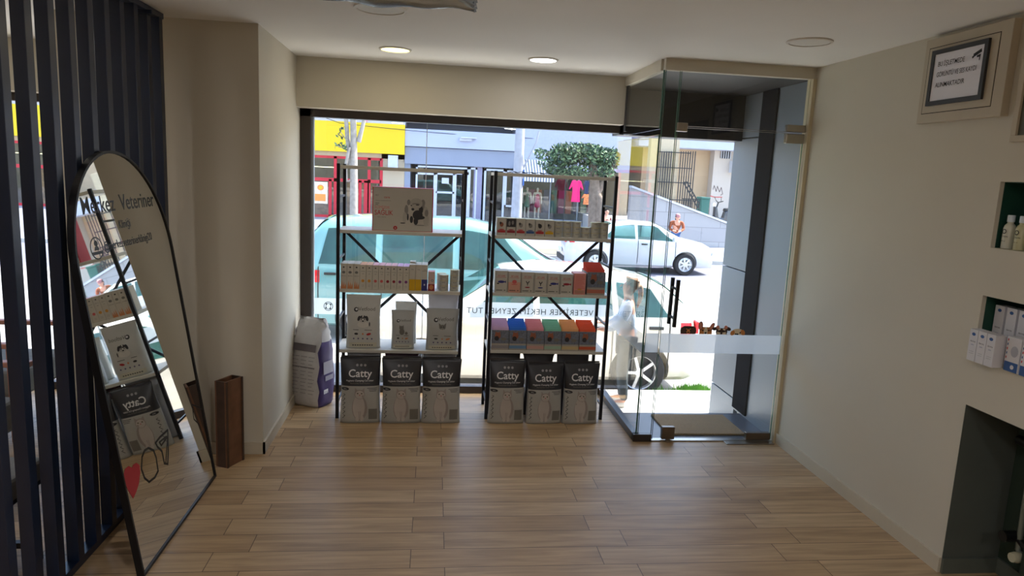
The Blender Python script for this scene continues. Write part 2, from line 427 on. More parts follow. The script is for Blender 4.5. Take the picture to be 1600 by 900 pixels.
# side panes, upper and lower
sp = struct(pane_thing('window_3', '', 1.371, 1.379, 4.275, 5.26, .05, 1.985)); 
MB().box(1.370, 1.380, 4.270, 4.2755, .05, 1.985, edgem).box(1.370, 1.380, 4.275, 5.1, 1.985, 1.9875, alum).build('glass_edge', sp)
sp2 = struct(pane_thing('window_4', '', 1.371, 1.379, 4.275, 5.11, 2.02, 2.372))
MB().box(1.370, 1.380, 4.270, 4.2755, 2.02, 2.372, edgem).build('glass_edge', sp2)
MB().box(1.37, 1.384, 5.06, 5.11, 2.05, 2.372, hm).build('edge_trim', sp2)
band = Print(lambda u, v, l: (1.3705 - l, u, v)); band.poly(rect(4.28, 5.25, .598, .722), frosted_mat('frosted_film_side', cover=.35)); band.build('frosted_band', sp)
# base rail
br = mat('base_rail_dark', (66, 60, 58), .3, metal=.4)
struct(MB().box(1.35, 1.40, 4.26, 5.26, 0, .05, br).box(1.35, 1.475, 4.25, 4.29, 0, .05, br).build('trim_base_rail', bevel=.003))
# narrow fixed sidelight beside the door
sl = struct(pane_thing('window_5', '', 1.385, 1.474, 4.266, 4.274, .05, 2.372))
MB().box(1.4735, 1.476, 4.265, 4.275, .05, 2.372, edgem).box(1.3845, 1.387, 4.265, 4.275, .05, 2.372, edgem).build('glass_edge', sl)
Print(front(4.266)).poly(rect(1.387, 1.4735, .605, .732), frosted_mat('frosted_film_door', cover=.88)).build('frosted_band', sl)
# transom
tr = struct(pane_thing('window_6', '', 1.484, 2.318, 4.266, 4.274, 2.045, 2.372))
MB().box(1.4835, 1.4855, 4.265, 4.275, 2.045, 2.372, edgem).box(1.484, 2.318, 4.265, 4.275, 2.045, 2.0475, alum).build('glass_edge', tr)
# the glass door
dr = struct(pane_thing('door_1', '', 1.484, 2.308, 4.266, 4.274, .012, 2.036))
MB().box(1.4835, 1.4855, 4.265, 4.275, .012, 2.036, edgem).box(2.307, 2.3095, 4.265, 4.275, .012, 2.036, edgem).box(1.484, 2.308, 4.265, 4.275, 2.035, 2.0375, alum).build('glass_edge', dr)
Print(front(4.266)).poly(rect(1.486, 2.307, .605, .732), MATS['frosted_film_door']).build('frosted_band', dr)
brz = mat('bronze_fitting', (112, 98, 84), .3, metal=.7, var=.05)
def fit(x0, x1, z0, z1, parent, m=alum): MB().box(x0, x1, 4.252, 4.288, z0, z1, m).build('patch_fitting', parent, bevel=.004)
fit(1.478, 1.545, 2.012, 2.065, tr); fit(2.19, 2.308, 2.048, 2.09, tr); fit(2.19, 2.308, 1.975, 2.033, dr)
fit(1.545, 1.632, .015, .10, dr, brz); fit(2.13, 2.30, .012, .062, dr, brz)
MB().lathe([(.018, .001), (.018, .014)], (1.588, 4.25, 0), alum, n=16).build('floor_bolt', dr)
for y in (4.218, 4.322):
    h = MB().bar((1.552, y, .785), (1.556, y, 1.092), .022, .022, darkm)
    for z in (.84, 1.03): h.bar((1.553, y, z), (1.553, 4.266 if y < 4.27 else 4.274, z), .016, .016, darkm)
    h.build('handle', dr, bevel=.003)
hp = tag(MB().box(1.975, 2.31, 4.20, 4.262, .001, .006, alum).build('floor_spring_plate', bevel=.001), 'brushed metal floor plate beneath the glass door hinge', 'metal plate')
struct(MB().box(1.475, 2.318, 4.255, 4.30, .0, .008, alum).build('trim_threshold'))
# ================================================================== INTERIOR THINGS
# downlights
offd = mat('diffuser_off', (222, 220, 214), .6, var=.02)
ringm = mat('downlight_ring', (214, 208, 198), .4, var=.02)
warm = mat('diffuser_warm', (255, 238, 150), .6, var=.0, emit=1.6)
cool = mat('diffuser_white', (250, 252, 255), .6, var=.0, emit=3)
def downlight(x, y, r, state, label, power=LAMP_W):
    t = thing('ceiling_downlight', label, 'ceiling light', (x, y, ZC), group='round ceiling downlights')
    MB().lathe([(r + .012, -.006), (r + .014, -.001), (r + .014, 0)], (0, 0, 0), ringm, n=32, cap=False).lathe([(r + .012, -.006), (r, -.008), (r, -.002)], (0, 0, 0), ringm, n=32, cap=False).build('rim', t, smooth=40)
    MB().lathe([(r, -.004), (r * .5, -.006), (.001, -.0065)], (0, 0, 0), {'off': offd, 'warm': warm, 'cool': cool}[state], n=32).build('diffuser', t)
    if state != 'off':
        l = bpy.data.lights.new('lamp', 'AREA'); l.shape = 'DISK'; l.size = r * 2; l.energy = power
        l.color = (1, .86, .62) if state == 'warm' else (1, .98, .98)
        o = bpy.data.objects.new('lamp', l); SC.collection.objects.link(o); o.parent = t; o.location = (0, 0, -.012)
downlight(-.262, 4.585, .088, 'warm', 'lit warm yellow round downlight above the left rack', .5)
downlight(.676, 4.606, .085, 'cool', 'lit white round downlight above the right rack', .6)
downlight(-.27, 3.475, .11, 'off', 'unlit round downlight beside the hanging silver foil')
downlight(1.884, 3.525, .1, 'off', 'unlit flat round downlight near the security notice')
for i, (x, y) in enumerate(((-.6, -.9), (1.2, -.9), (.3, .6), (-3.4, .6), (-3.2, 2.8))):  # unseen downlights, added out of view to brighten the room
    downlight(x, y, .09, 'cool', ['added fill downlight at the back left, unseen', 'added fill downlight at the back right, unseen', 'added fill downlight in the middle of the room, unseen', 'added fill downlight in the waiting area, unseen', 'added fill downlight beyond the slats, unseen'][i])

# slat screen
slatm = mat('navy_slat', (22, 36, 62), .33, var=.08, spec=.6)
ss = thing('slat_screen', 'tall dark navy slatted wooden screen dividing off the waiting area', 'room divider', (-1.44, 2.9, 0))
for k in range(-5, 9):
    y = 2.694 + .1525 * k
    m_ = MB().box(.02 - .048, .02, y - 2.9, y - 2.9 + .048, .035, 2.425, slatm); m_.build('slat', ss, bevel=.002)
MB().box(-.033, .024, 1.85 - 2.9, 1.07, 2.412, 2.44, slatm).build('top_rail', ss, bevel=.002)
MB().box(-.033, .018, 1.85 - 2.9, 1.07, 0, .035, slatm).build('bottom_rail', ss, bevel=.002)
for k in range(-5, 9, 2):
    y = 2.694 + .1525 * k - 2.9
    MB().box(-.045, .05, y - .02, y + .06, 2.395, 2.414, slatm).build('bracket', ss, bevel=.003)

# leaning arched mirror
mirm = bpy.data.materials.new('mirror_silver'); mirm.use_nodes = True
b = mirm.node_tree.nodes['Principled BSDF']; b.inputs['Base Color'].default_value = (.80, .82, .80, 1); b.inputs['Metallic'].default_value = 1; b.inputs['Roughness'].default_value = .015
Y0, Y1 = 2.768, 3.735; lean = math.atan(.15); ca, sa = math.cos(lean), math.sin(lean)
def mfn(u, v, l): # u along Y from the near corner, v up the mirror, l towards the room
    return (-1.14 - v * sa + l * ca, Y0 + u, v * ca + l * sa + .004)
wd = Y1 - Y0; Rr = wd / 2; hs = 1.255
def arch(inset):
    p = [(inset, inset), (wd - inset, inset), (wd - inset, hs)]
    return p + [(Rr + (Rr - inset) * math.cos(t), hs + (Rr - inset) * math.sin(t)) for t in [PI * k / 32 for k in range(1, 32)]] + [(inset, hs)]
mt = thing('arched_mirror', 'tall arched mirror in a thin black frame leaning on the slat screen', 'mirror', (0, 0, 0))
MB().prism(arch(.006), mfn, -.008, 0.0, mirm).build('mirror_glass', mt)
fr_ = MB(); o_, i_ = arch(0), arch(.011); n = len(o_)
for k in range(n):
    j = (k + 1) % n
    fr_.add([mfn(*p, l) for l in (-.022, .006) for p in (o_[k], o_[j], i_[j], i_[k])], [(0, 1, 2, 3), (4, 5, 6, 7), (0, 1, 5, 4), (2, 3, 7, 6)], darkm)
fr_.build('frame', mt)
MB().prism(arch(.004), mfn, -.014, -.009, mat('mirror_backing', (40, 36, 34), .8)).build('backing', mt)
# transfer lettering on the mirror (u mirrored: reading runs from the near edge to the far one)
bk = mat('black_vinyl', (16, 18, 18), .4); rd = mat('red_vinyl', (170, 22, 34), .45)
pr = Print(mfn, .0006)
pr.text('Merkez  Veteriner', .127, 1.482, .098, bk, bold=.006, align='l', xs=.98)
pr.build('title_lettering', mt); pr = Print(mfn, .0006)
pr.text('Kliniği', .477, 1.405, .050, bk, bold=.008, align='c', xs=.90)
pr.build('subtitle_lettering', mt); pr = Print(mfn, .0006)
pr.text('@merkezveterinerklinigi20', .247, 1.325, .052, bk, bold=.006, align='l', xs=.86)
pr.build('handle_lettering', mt); pr = Print(mfn, .0006)
pr.poly(ring(.186, 1.343, .052, .046, .005), bk).poly(ell(.186, 1.362, .014, .012), bk).poly([(.166, 1.335), (.206, 1.335), (.198, 1.350), (.174, 1.350)], bk).poly(rect(.140, .232, 1.318, 1.330), bk)
pr.build('round_emblem', mt)
def at_m(x, y):
    """point of the mirror plane under a pixel, as (u, v)"""
    d = RX * ((x - 800) / FPX) - UP * ((y - 450) / FPX) + FW
    n_ = Vector((ca, 0, sa)); p0 = Vector(mfn(0, 0, 0)); o0 = Vector((0, 0, CAMZ))
    t_ = (p0 - o0).dot(n_) / d.dot(n_); p = o0 + d * t_
    return (p.y - Y0, (p.z - .004) / ca)
pr = Print(mfn, .0006)
H_ = [(208, 779), (201, 768), (196, 757), (193, 744), (195, 733), (201, 728), (206, 731), (208, 726), (213, 723), (218, 727), (219, 738), (217, 755), (213, 768)]
pr.poly([at_m(*p) for p in H_], rd)
pr.build('heart_symbol', mt); pr = Print(mfn, .0006)
O_ = [(232, 700), (240, 704), (244, 715), (247, 736), (242, 746), (233, 753), (226, 747), (221, 733), (222, 714), (226, 704)]
pr.poly(stroke([at_m(*p) for p in O_], .010, True), bk)
pr.build('ring_symbol', mt); pr = Print(mfn, .0006)
D_ = [(262, 672), (250, 683), (243, 692), (246, 698), (253, 705), (257, 724), (262, 725), (263, 704)]
pr.poly(stroke([at_m(*p) for p in D_], .010, True), bk)
pr.poly(stroke([at_m(*p) for p in [(260, 682), (249, 691), (252, 696), (262, 682), (259, 722)]], .008), bk)
pr.build('gem_symbol', mt); pr = Print(mfn, .0006)
pr.poly(stroke([at_m(*p) for p in [(318, 640), (300, 632), (303, 655), (312, 664)]], .006), bk)
pr.build('corner_symbol', mt)

# hollow wooden box on end
wd1 = mat('walnut_board', (112, 76, 54), .5, var=.25, scale=14); wd2 = mat('walnut_edge', (72, 54, 44), .5, var=.2, scale=14)
A_, B_, C_ = Vector((-1.168, 3.878)), Vector((-1.109, 3.843)), Vector((-1.051, 3.967))
e1 = (C_ - B_).normalized(); e2 = Vector((-e1.y, e1.x))
wb = thing('wooden_plant_box', 'tall narrow brown wooden box with open top standing beside the column', 'wooden box', (B_.x, B_.y, 0), math.atan2(e1.y, e1.x))
L1, L2 = .137, .075
MB().box(0, L1, 0, .010, 0, .50, wd1).build('front_board', wb, bevel=.001)
MB().box(0, L1, L2 - .010, L2, 0, .50, wd1).build('back_board', wb, bevel=.001)
MB().box(0, .012, .010, L2 - .010, 0, .50, wd2).build('side_board', wb, bevel=.001)
MB().box(L1 - .012, L1, .010, L2 - .010, 0, .50, wd2).build('side_board', wb, bevel=.001)
MB().box(.012, L1 - .012, .010, L2 - .010, .0, .36, mat('inner_dark_wood', (60, 44, 34), .7, var=.2)).build('filling', wb)
MB().box(0, .014, -.004, 0, 0, .50, wd2).box(L1 - .014, L1, -.004, 0, 0, .50, wd2).build('edge_strip', wb)

# security notice and the cabinet door behind it
cabm = mat('cabinet_beige', (190, 178, 156), .6, var=.02)
cbt = thing('meter_cabinet', 'beige box cabinet high on the right wall carrying the camera notice', 'cabinet', (XR, 2.96, 2.2))
def xw(x, y, z): return (x - XR, y - 2.96, z - 2.2)
def bx(mb, x0, x1, y0, y1, z0, z1, m): return mb.box(x0 - XR, x1 - XR, y0 - 2.96, y1 - 2.96, z0 - 2.2, z1 - 2.2, m)
c_ = MB(); bx(c_, 2.305, XR, 2.705, 3.215, 2.032, 2.418, cabm); c_.build('body', cbt, bevel=.002)
groove = mat('groove_shadow_gap', (30, 26, 22), .9)
c_ = MB()
for a in ((2.763, 3.187, 2.074, 2.077), (2.763, 3.187, 2.373, 2.376), (2.763, 2.766, 2.074, 2.376), (3.184, 3.187, 2.074, 2.376)): bx(c_, 2.3045, 2.306, *a, groove)
c_.build('door_gap', cbt)
c_ = MB(); bx(c_, 2.3035, 2.3052, 2.767, 3.183, 2.078, 2.372, cabm); c_.build('door', cbt)
nt_ = thing('framed_notice', 'black framed white notice about camera recording on the wall cabinet', 'sign', (2.303, 2.97, 2.23))
def fx(mb, y0, y1, z0, z1, m, d0=.0, d1=.012): return mb.box(-d1, -d0, y0 - 2.97, y1 - 2.97, z0 - 2.23, z1 - 2.23, m)
ink = mat('black_ink', (28, 28, 32), .6); paper = mat('white_paper', (232, 230, 236), .55, var=.01); fb = mat('black_frame', (44, 46, 50), .4)
c_ = MB(); y0, y1, z0, z1 = 2.810, 3.150, 2.108, 2.358
for a in ((y0, y1, z0, z0 + .020), (y0, y1, z1 - .020, z1), (y0, y0 + .020, z0 + .02, z1 - .02), (y1 - .020, y1, z0 + .02, z1 - .02)): fx(c_, *a, fb)
c_.build('frame', nt_)
c_ = MB(); fx(c_, y0 + .018, y1 - .018, z0 + .018, z1 - .018, paper, 0, .007); c_.build('sheet', nt_)
pn = Print(lambda u, v, l: (-.0072 - l, -u, v))      # seen from the room the text runs towards -Y
pn.text('BU İŞLETMEDE', -.135, .052, .030, ink, .004, 'l', .82).text('GÖRÜNTÜ VE SES KAYDI', -.135, .005, .030, ink, .004, 'l', .72).text('ALINMAKTADIR', -.135, -.042, .030, ink, .004, 'l', .84)
pn.poly([(.078, .075), (.122, .092), (.126, .078), (.084, .062)], ink).poly([(.072, .064), (.082, .070), (.084, .060), (.076, .056)], ink).poly([(.100, .066), (.122, .070), (.119, .044), (.114, .044), (.115, .058), (.1, .058)], ink)
pn.build('writing', nt_)

# second framed picture at the edge of the frame
pf = thing('picture_frame', 'beige framed dark picture on the right wall nearer the camera', 'picture', (XR, 2.4, 2.1))
c_ = MB()
for a in ((-.30, .262, -.175, -.15), (-.30, .262, .15, .175), (-.30, -.27, -.15, .15), (.235, .262, -.15, .15)): c_.box(-.016, 0, *a, cabm)
c_.build('frame', pf, bevel=.002)
MB().box(-.006, 0, -.27, .235, -.15, .15, mat('dark_picture', (86, 84, 66), .35, var=.2, scale=3)).build('sheet', pf)

# niches: bottles and cartons
capm = mat('bottle_cap', (214, 224, 234), .35); botm = mat('bottle_body', (206, 204, 188), .3); pinkf = mat('label_grey', (120, 120, 130), .6)
def bottle(y, x, label, tint):
    t = thing('lotion_bottle', label, 'bottle', (x, y, 1.49), group='bottles in the upper niche')
    MB().lathe([(.020, 0), (.023, .003), (.023, .085), (.019, .098), (.012, .106), (.012, .112)], (0, 0, 0), tint, n=20).build('body', t, smooth=40)
    MB().lathe([(.0145, .112), (.0145, .138), (.013, .140)], (0, 0, 0), capm, n=20).build('cap', t, smooth=40)
    p_ = Print(lambda u, v, l: (-(.0232 + l) * math.cos(u / .023), -(.0232 + l) * math.sin(u / .023), v))
    p_.poly(ring(0, .072, .010, .010, .003), ink).text('LOTION', 0, .048, .009, ink, .003).text('200 ml', 0, .030, .007, ink)
    p_.build('label', t)
bottle(2.655, 2.385, 'clear pale bottle in the upper green niche, nearest the left side', botm)
bottle(2.592, 2.385, 'yellowish bottle in the upper green niche, second from the left', mat('bottle_yellow', (196, 190, 150), .3))
bottle(2.528, 2.385, 'pale bottle in the upper green niche at the picture edge', botm)
bottle(2.628, 2.46, 'back row bottle in the upper niche behind the other bottles', botm)
cartw = mat('white_carton', (216, 214, 218), .55, var=.02); blue = mat('print_blue', (50, 90, 150), .5); redp = mat('print_red', (190, 44, 50), .5)
def carton(y, x, h, label, w=.044, d=.05, style=0, z=1.008):
    t = thing('medicine_carton', label, 'box', (x, y, z), group='cartons in the lower niche')
    MB().box(0, d, -w / 2, w / 2, 0, h, cartw).build('body', t, bevel=.0008)
    p_ = Print(lambda u, v, l: (-l, -u, v), .0004)
    if style == 0:
        p_.poly(ell(0, h - .02, .010, .007), blue).text('derma', 0, h * .6, .011, ink).text('care', 0, h * .5, .009, blue).poly(rect(-.012, .012, h * .30, h * .305), ink).poly(rect(-.012, .012, h * .24, h * .245), ink)
    elif style == 1:
        p_.poly(rect(-w / 2 + .002, w / 2 - .002, .0, h * .28), blue)
        for k in range(5): p_.poly(rect(-w / 2 + .004, -w / 2 + .009, h * .36 + k * .018, h * .36 + k * .018 + .009), [redp, blue][k % 2])
        p_.poly(ell(w * .12, h * .6, w * .26, h * .16), mat('print_grey', (170, 170, 180), .5)).poly([*ell(w * .1, h * .14, .009, .009)], cartw)
    else:
        p_.poly(rect(-w / 2 + .002, w / 2 - .002, h * .78, h * .98), blue).poly(stroke([(-w * .3, h * .3), (0, h * .36), (w * .3, h * .5)], .004), ink).text('vet', 0, h * .58, .014, ink)
    p_.build('printing', t)
for i in range(3): carton(2.652 - .047 * i, 2.295, .135, ['white carton at the niche edge, farthest left of the front three', 'middle one of the three front white cartons in the lower niche', 'third front white carton from the left in the lower niche'][i])
for i in range(3): carton(2.655 - .062 * i, 2.40, .240, ['tall back white carton, leftmost in the lower niche', 'tall back white carton, second from the left in the lower niche', 'tall back white carton, third from the left in the lower niche'][i], .05)
carton(2.482, 2.33, .14, 'white carton with blue base and red stripes in the lower niche', .07, style=1)
carton(2.405, 2.33, .14, 'second blue based striped carton at the picture edge', .07, style=1)
carton(2.455, 2.42, .12, 'blue topped white carton under another in the lower niche', .08, style=2)
carton(2.455, 2.42, .115, 'blue topped white carton stacked on another in the lower niche', .08, style=2, z=1.1285)

# radiator in the alcove
radm = mat('radiator_dark_green', (30, 44, 34), .45, var=.1); pipe = mat('pipe_grey', (120, 124, 112), .4); valve = mat('valve_black', (14, 16, 16), .4)
rt = thing('radiator', 'dark panel radiator with pipes inside the low wall alcove', 'radiator', (2.55, 2.0, 0))
m_ = MB().box(-.07, .0, -.75, .44, .14, .72, radm)
m_.build('panel', rt, bevel=.012)
m_ = MB()
for k in range(24): m_.box(-.078, -.07, -.72 + k * .048, -.70 + k * .048, .18, .68, radm)
m_.build('ribs', rt)
MB().tube([(-.03, .455, .70), (-.03, .50, .68), (-.03, .50, .40), (-.03, .495, .22), (-.03, .46, .20)], .012, pipe).build('pipe', rt, smooth=60)
MB().tube([(-.03, .44, .68), (-.03, .58, .68)], .022, valve, n=14).tube([(-.03, .47, .66), (-.03, .47, .56)], .018, valve).build('top_valve', rt, smooth=50)
MB().tube([(-.09, .52, .27), (-.03, .52, .27)], .024, valve, n=14).tube([(-.03, .52, .27), (-.03, .44, .24)], .014, valve).build('lower_valve', rt, smooth=50)
MB().lathe([(.02, -.03), (.024, -.01), (.02, .012)], (-.05, .47, .20), mat('valve_cap', (190, 186, 160), .5), 'x', 14).build('valve_cap', rt, smooth=50)
MB().box(-.06, 0, -.68, -.64, 0, .14, radm).box(-.06, 0, .36, .40, 0, .14, radm).build('foot', rt)

# hanging silver foil at the top edge
foil = mat('silver_foil', (170, 182, 196), .22, metal=.85, var=.12, scale=6, bump=.5)
ft = MB(); N, K = 26, 10
vs = []
for side in (-1, 1):
    for i in range(N + 1):
        for j in range(K + 1):
            u, v = i / N, j / K; e = (math.sin(PI * min(1, max(0, u))) ** .35) * (math.sin(PI * v) ** .6) if 0 < u < 1 and 0 < v < 1 else 0
            w_ = .004 * math.sin(17 * u + 5 * v) + .006 * math.sin(31 * u * v + 2)
            vs.append((-.60 + .745 * u, 3.0 + side * (.055 * e) + w_, 2.352 + .006 * math.sin(9 * u) * (1 - v) + .004 * u * 0 + (.086) * v + .004 * math.sin(23 * u) * (1 - v)))
fs = []
for s_ in range(2):
    o0 = s_ * (N + 1) * (K + 1)
    for i in range(N):
        for j in range(K): a = o0 + i * (K + 1) + j; fs.append((a, a + 1, a + K + 2, a + K + 1))
ft.add(vs, fs, foil)
f0 = thing('foil_balloon', 'crinkled silver foil balloon hanging against the ceiling by the unlit downlight', 'balloon', (0, 0, 0))
ft.build('body', f0, smooth=180)
m_ = MB()
for k in range(7): m_.bar((.142, 2.995 + .004 * (k % 2), 2.353 + k * .012), (.152 + .004 * (k % 2), 3.0, 2.357 + k * .012), .003, .011, foil)
m_.build('crimped_seam', f0)

# waiting-area seating glimpsed past the screen
cush = mat('grey_cushion', (122, 122, 120), .9, var=.08, scale=30); arm = mat('wood_arm', (176, 120, 100), .5, var=.1)
st = thing('upholstered_bench', 'grey cushioned bench on a black metal frame behind the slats', 'bench', (-1.98, 2.72, 0))
MB().box(-.45, .40, -.22, .24, .36, .45, cush).build('seat', st, bevel=.02, seg=3)
for x in (-.40, .36):
    for y in (-.18, .2): MB().box(x - .014, x + .014, y - .014, y + .014, 0, .36, darkm).build('leg', st)
MB().box(-.40, .36, -.194, -.166, .06, .085, darkm).box(-.40, .36, .186, .214, .06, .085, darkm).box(-.42, .38, -.2, .22, .335, .362, darkm).build('frame', st)
mg = tag(MB().box(-1.98, -1.68, 2.62, 2.84, .452, .458, paper).box(-1.97, -1.70, 2.63, 2.83, .458, .4595, mat('magazine_blue', (70, 110, 170), .3, var=.4, scale=20)).build('magazine'), 'blue and white magazine lying on the grey bench', 'magazine')
mg2 = tag(MB().box(-1.95, -1.72, 2.60, 2.76, .4600, .466, mat('magazine_red', (170, 80, 90), .3, var=.4, scale=20)).build('magazine', bevel=.001), 'red and pale magazine on top of the blue magazine', 'magazine')
for i, (x, y) in enumerate(((-2.45, 3.55), (-2.7, 4.55))):
    t = thing('armchair', ['grey armchair with wooden arms, the nearer one behind the slats', 'grey armchair with wooden arms, nearer to the window'][i], 'armchair', (x, y, 0), 0, 'waiting area armchairs')
    MB().box(-.3, .3, -.28, .28, .25, .42, cush).build('seat', t, bevel=.03, seg=3)
    MB().box(-.34, -.2, -.28, .28, .42, .95, cush).build('backrest', t, bevel=.03, seg=3)
    for s_ in (-.31, .31):
        MB().box(-.32, .34, s_ - .03, s_ + .03, .57, .60, arm).build('armrest', t, bevel=.006)
        for xx in (-.28, .28): MB().box(xx - .02, xx + .02, s_ - .02, s_ + .02, 0, .57, arm).build('leg', t)
# ================================================================== RACKS AND GOODS
shelfm = mat('shelf_white', (214, 210, 200), .5, var=.03); rackm = mat('rack_black', (22, 24, 32), .4, metal=.3)
RF, RB = 4.66, 5.0
def rack(x0, x1, label, zs):
    t = thing('display_rack', label, 'shelving rack', (x0, RF, 0))
    w, d = x1 - x0, RB - RF; p = .022
    for x in (p / 2, w - p / 2):
        for y in (p / 2, d - p / 2): MB().box(x - p / 2, x + p / 2, y - p / 2, y + p / 2, 0, 1.722, rackm).build('post', t, bevel=.002)
        for z in (.10, zs[0], .68, zs[1], 1.09, zs[2], 1.50, zs[3]): MB().box(x - .006, x + .006, p, d - p, z, z + .014, rackm).build('side_rung', t)
    for z in zs:
        MB().box(.004, w - .004, .006, d - .006, z, z + .022, shelfm).build('shelf', t, bevel=.002)
    MB().bar((.02, d - .018, 1.26), (w - .02, d - .018, .48), .020, .006, rackm, up=(0, 1, 0)).bar((.02, d - .011, .48), (w - .02, d - .011, 1.26), .020, .006, rackm, up=(0, 1, 0)).build('cross_brace', t)
    return t
rack(-.627, .218, 'black metal rack with white shelves on the left, holding the dog box', (.463, .877, 1.272, 1.69))
rack(.396, 1.240, 'black metal rack with white shelves on the right, holding coloured pouches', (.477, .880, 1.272, 1.69))
Z3, Z3R, Z2, Z2R, Z1, ZT = .4855, .4995, .8995, .9025, 1.2945, 1.7125

# ---- pouch bags -------------------------------------------------
def pouch(mb, w, d, h, low, high, zsplit, seal=.05, n=36, pinch=.06, wob=0.0):
    """stand-up bag lofted upwards; returns the front surface as a function y(x, z)"""
    def sec(z):
        t = z / h
        dd = d * (min(1, .82 + .9 * t) if t < .2 else 1) * (1 - max(0, (t - .45) / .55) ** 1.7)
        dd = max(dd, .004); ww = w * (1 - pinch * math.sin(PI * min(1, t)) * (1 if t < .92 else .4)) 
        return ww / 2, dd / 2
    def fy(x, z):
        a, b_ = sec(z); q = min(1, abs(x) / a)
        return -b_ * (1 - q ** 3.2) ** (1 / 3.2) + wob * math.sin(9 * z / h + 5 * x / w) * .004
    zs = sorted(set([h * i / 22 for i in range(23)] + [zsplit, zsplit + .0005]))
    vs = []
    for z in zs:
        a, b_ = sec(z)
        for k in range(n):
            t = 2 * PI * k / n; c, s = math.cos(t), math.sin(t)
            x = a * math.copysign(abs(c) ** .55, c); 
            y = math.copysign(1, s) * b_ * (1 - min(1, abs(x) / a) ** 3.2) ** (1 / 3.2)
            vs.append((x, y + wob * math.sin(9 * z / h + 5 * x / w) * .004, z))
    for i in range(len(zs) - 1):
        m = high if zs[i] >= zsplit else low
        mb.add(vs[i * n:(i + 2) * n], [(k, (k + 1) % n, n + (k + 1) % n, n + k) for k in range(n)], m)
    mb.add(vs[:n], [tuple(range(n))], low); mb.add(vs[-n:], [tuple(range(n))], high)
    return fy
def pprint(fy): return Print(lambda u, v, l: (u, fy(u, v) - l, v), .0008, .014)
catlow = mat('bag_silver_grey', (176, 176, 172), .32, var=.04, spec=.6); cathigh = mat('bag_black', (38, 40, 48), .34, var=.15, spec=.6)
catw = mat('cat_pale', (196, 188, 182), .5); catd = mat('cat_shade', (160, 150, 146), .5); greyp = mat('print_midgrey', (120, 118, 112), .5); whitep = mat('print_white', (226, 226, 228), .45)
def merge_weld(o):
    bm = bmesh.new(); bm.from_mesh(o.data); bmesh.ops.remove_doubles(bm, verts=bm.verts, dist=.0002); bmesh.ops.recalc_face_normals(bm, faces=bm.faces); bm.to_mesh(o.data); bm.free()
    o.data.polygons.foreach_set('use_smooth', [True] * len(o.data.polygons)); return o
def subdiv_print(pr, name, parent):
    return pr.build(name, parent)
def cat_litter(x, y, label, rz=0, w=.268, h=.448, front_row=True):
    t = thing('cat_litter_bag', label, 'bag', (x, y, 0), rz, 'black and silver cat litter bags')
    mb = MB(); fy = pouch(mb, w, .09, h, catlow, cathigh, h * .58, wob=1)
    merge_weld(mb.build('sack', t))
    p = pprint(fy)
    if True:
        p.text('Catty', 0, h * .715, .070, whitep, .012, xs=.98).text('Hygienic Clumping Cat Litter', 0, h * .65, .0165, whitep, .004, xs=.92).text('Bentonite Kedi Kumu', 0, h * .612, .0145, greyp, .003)
        for k in (-1, 0, 1): p.poly(ell(k * .026 + .005, h * .885, .0085, .0085, 14), mat('print_lightgrey', (150, 150, 154), .5))
        p.poly(ell(-w * .36, h * .535, .026, .011), cathigh).text('10 L', -w * .36, h * .525, .012, whitep)
        for k, (a, b_) in enumerate(((.18, .42), (.22, .42), (.24, .40))): p.poly(rect(w * a, w * b_, h * (.545 - .022 * k), h * (.552 - .022 * k)), ink)
        # the pale cat
        cx = w * .0
        p.poly(ell(cx, h * .24, w * .19, h * .20), catd).poly(ell(cx - .006, h * .25, w * .15, h * .19), catw)
        p.poly(ell(cx, h * .455, w * .125, h * .075), catd).poly(ell(cx, h * .45, w * .108, h * .064), catw)
        for s in (-1, 1):
            p.poly([(cx + s * w * .12, h * .47), (cx + s * w * .115, h * .56), (cx + s * w * .045, h * .515)], catd)
            p.poly(ell(cx + s * w * .05, h * .47, .0055, .0045, 10), mat('cat_eye', (90, 84, 60), .4))
            p.poly(ell(cx + s * w * .055, h * .075, w * .045, h * .045), catw).poly(stroke([(cx + s * w * .012, h * .07), (cx + s * w * .02, h * .18)], .0035), catd)
        p.poly(ell(cx, h * .445, .004, .003, 8), redp)
        p.poly(rect(w * .22, w * .43, h * .06, h * .23), greyp)
        for k in range(6): p.poly(stroke([(-w * .42, h * (.08 + .065 * k)), (-w * .36, h * (.12 + .065 * k)), (-w * .40, h * (.13 + .065 * k))], .003), ink)
        p.build('printing', t)
    MB().add([(-w / 2 * .96, -.001, h), (w / 2 * .96, -.001, h), (w / 2 * .96, .001, h), (-w / 2 * .96, .001, h), (-w / 2 * .96, -.001, h + .012), (w / 2 * .96, -.001, h + .012), (w / 2 * .96, .001, h + .012), (-w / 2 * .96, .001, h + .012)],
             [(0, 1, 5, 4), (2, 3, 7, 6), (4, 5, 6, 7), (1, 2, 6, 5), (3, 0, 4, 7)], cathigh).build('top_seal', t)
    return t
fy_ = 4.611
nm = ['leftmost', 'middle', 'rightmost']
for i, x in enumerate((-.455, -.180, .088)): cat_litter(x, fy_, f'{nm[i]} front cat litter bag on the floor beneath the left rack')
for i, (x, rz) in enumerate(((.539, .0), (.803, .03), (1.060, .0))): cat_litter(x, fy_, f'{nm[i]} front cat litter bag on the floor beneath the right rack', rz, .252, [.445, .425, .435][i])
clear = mat('plastic_pale', (190, 192, 200), .25, var=.05); darkbag = mat('bag_dark_brown', (44, 38, 42), .4, var=.1)
def plain_bag(x, y, z, w, d, h, low, high, split, name, label, cat='bag', group=None, rz=0, pr=None, wob=1, pinch=.05):
    t = thing(name, label, cat, (x, y, z), rz, group)
    mb = MB(); fy = pouch(mb, w, d, h, low, high, h * split, wob=wob, pinch=pinch); merge_weld(mb.build('sack', t))
    if pr: p = pprint(fy); pr(p, w, h); p.build('printing', t)
    return t
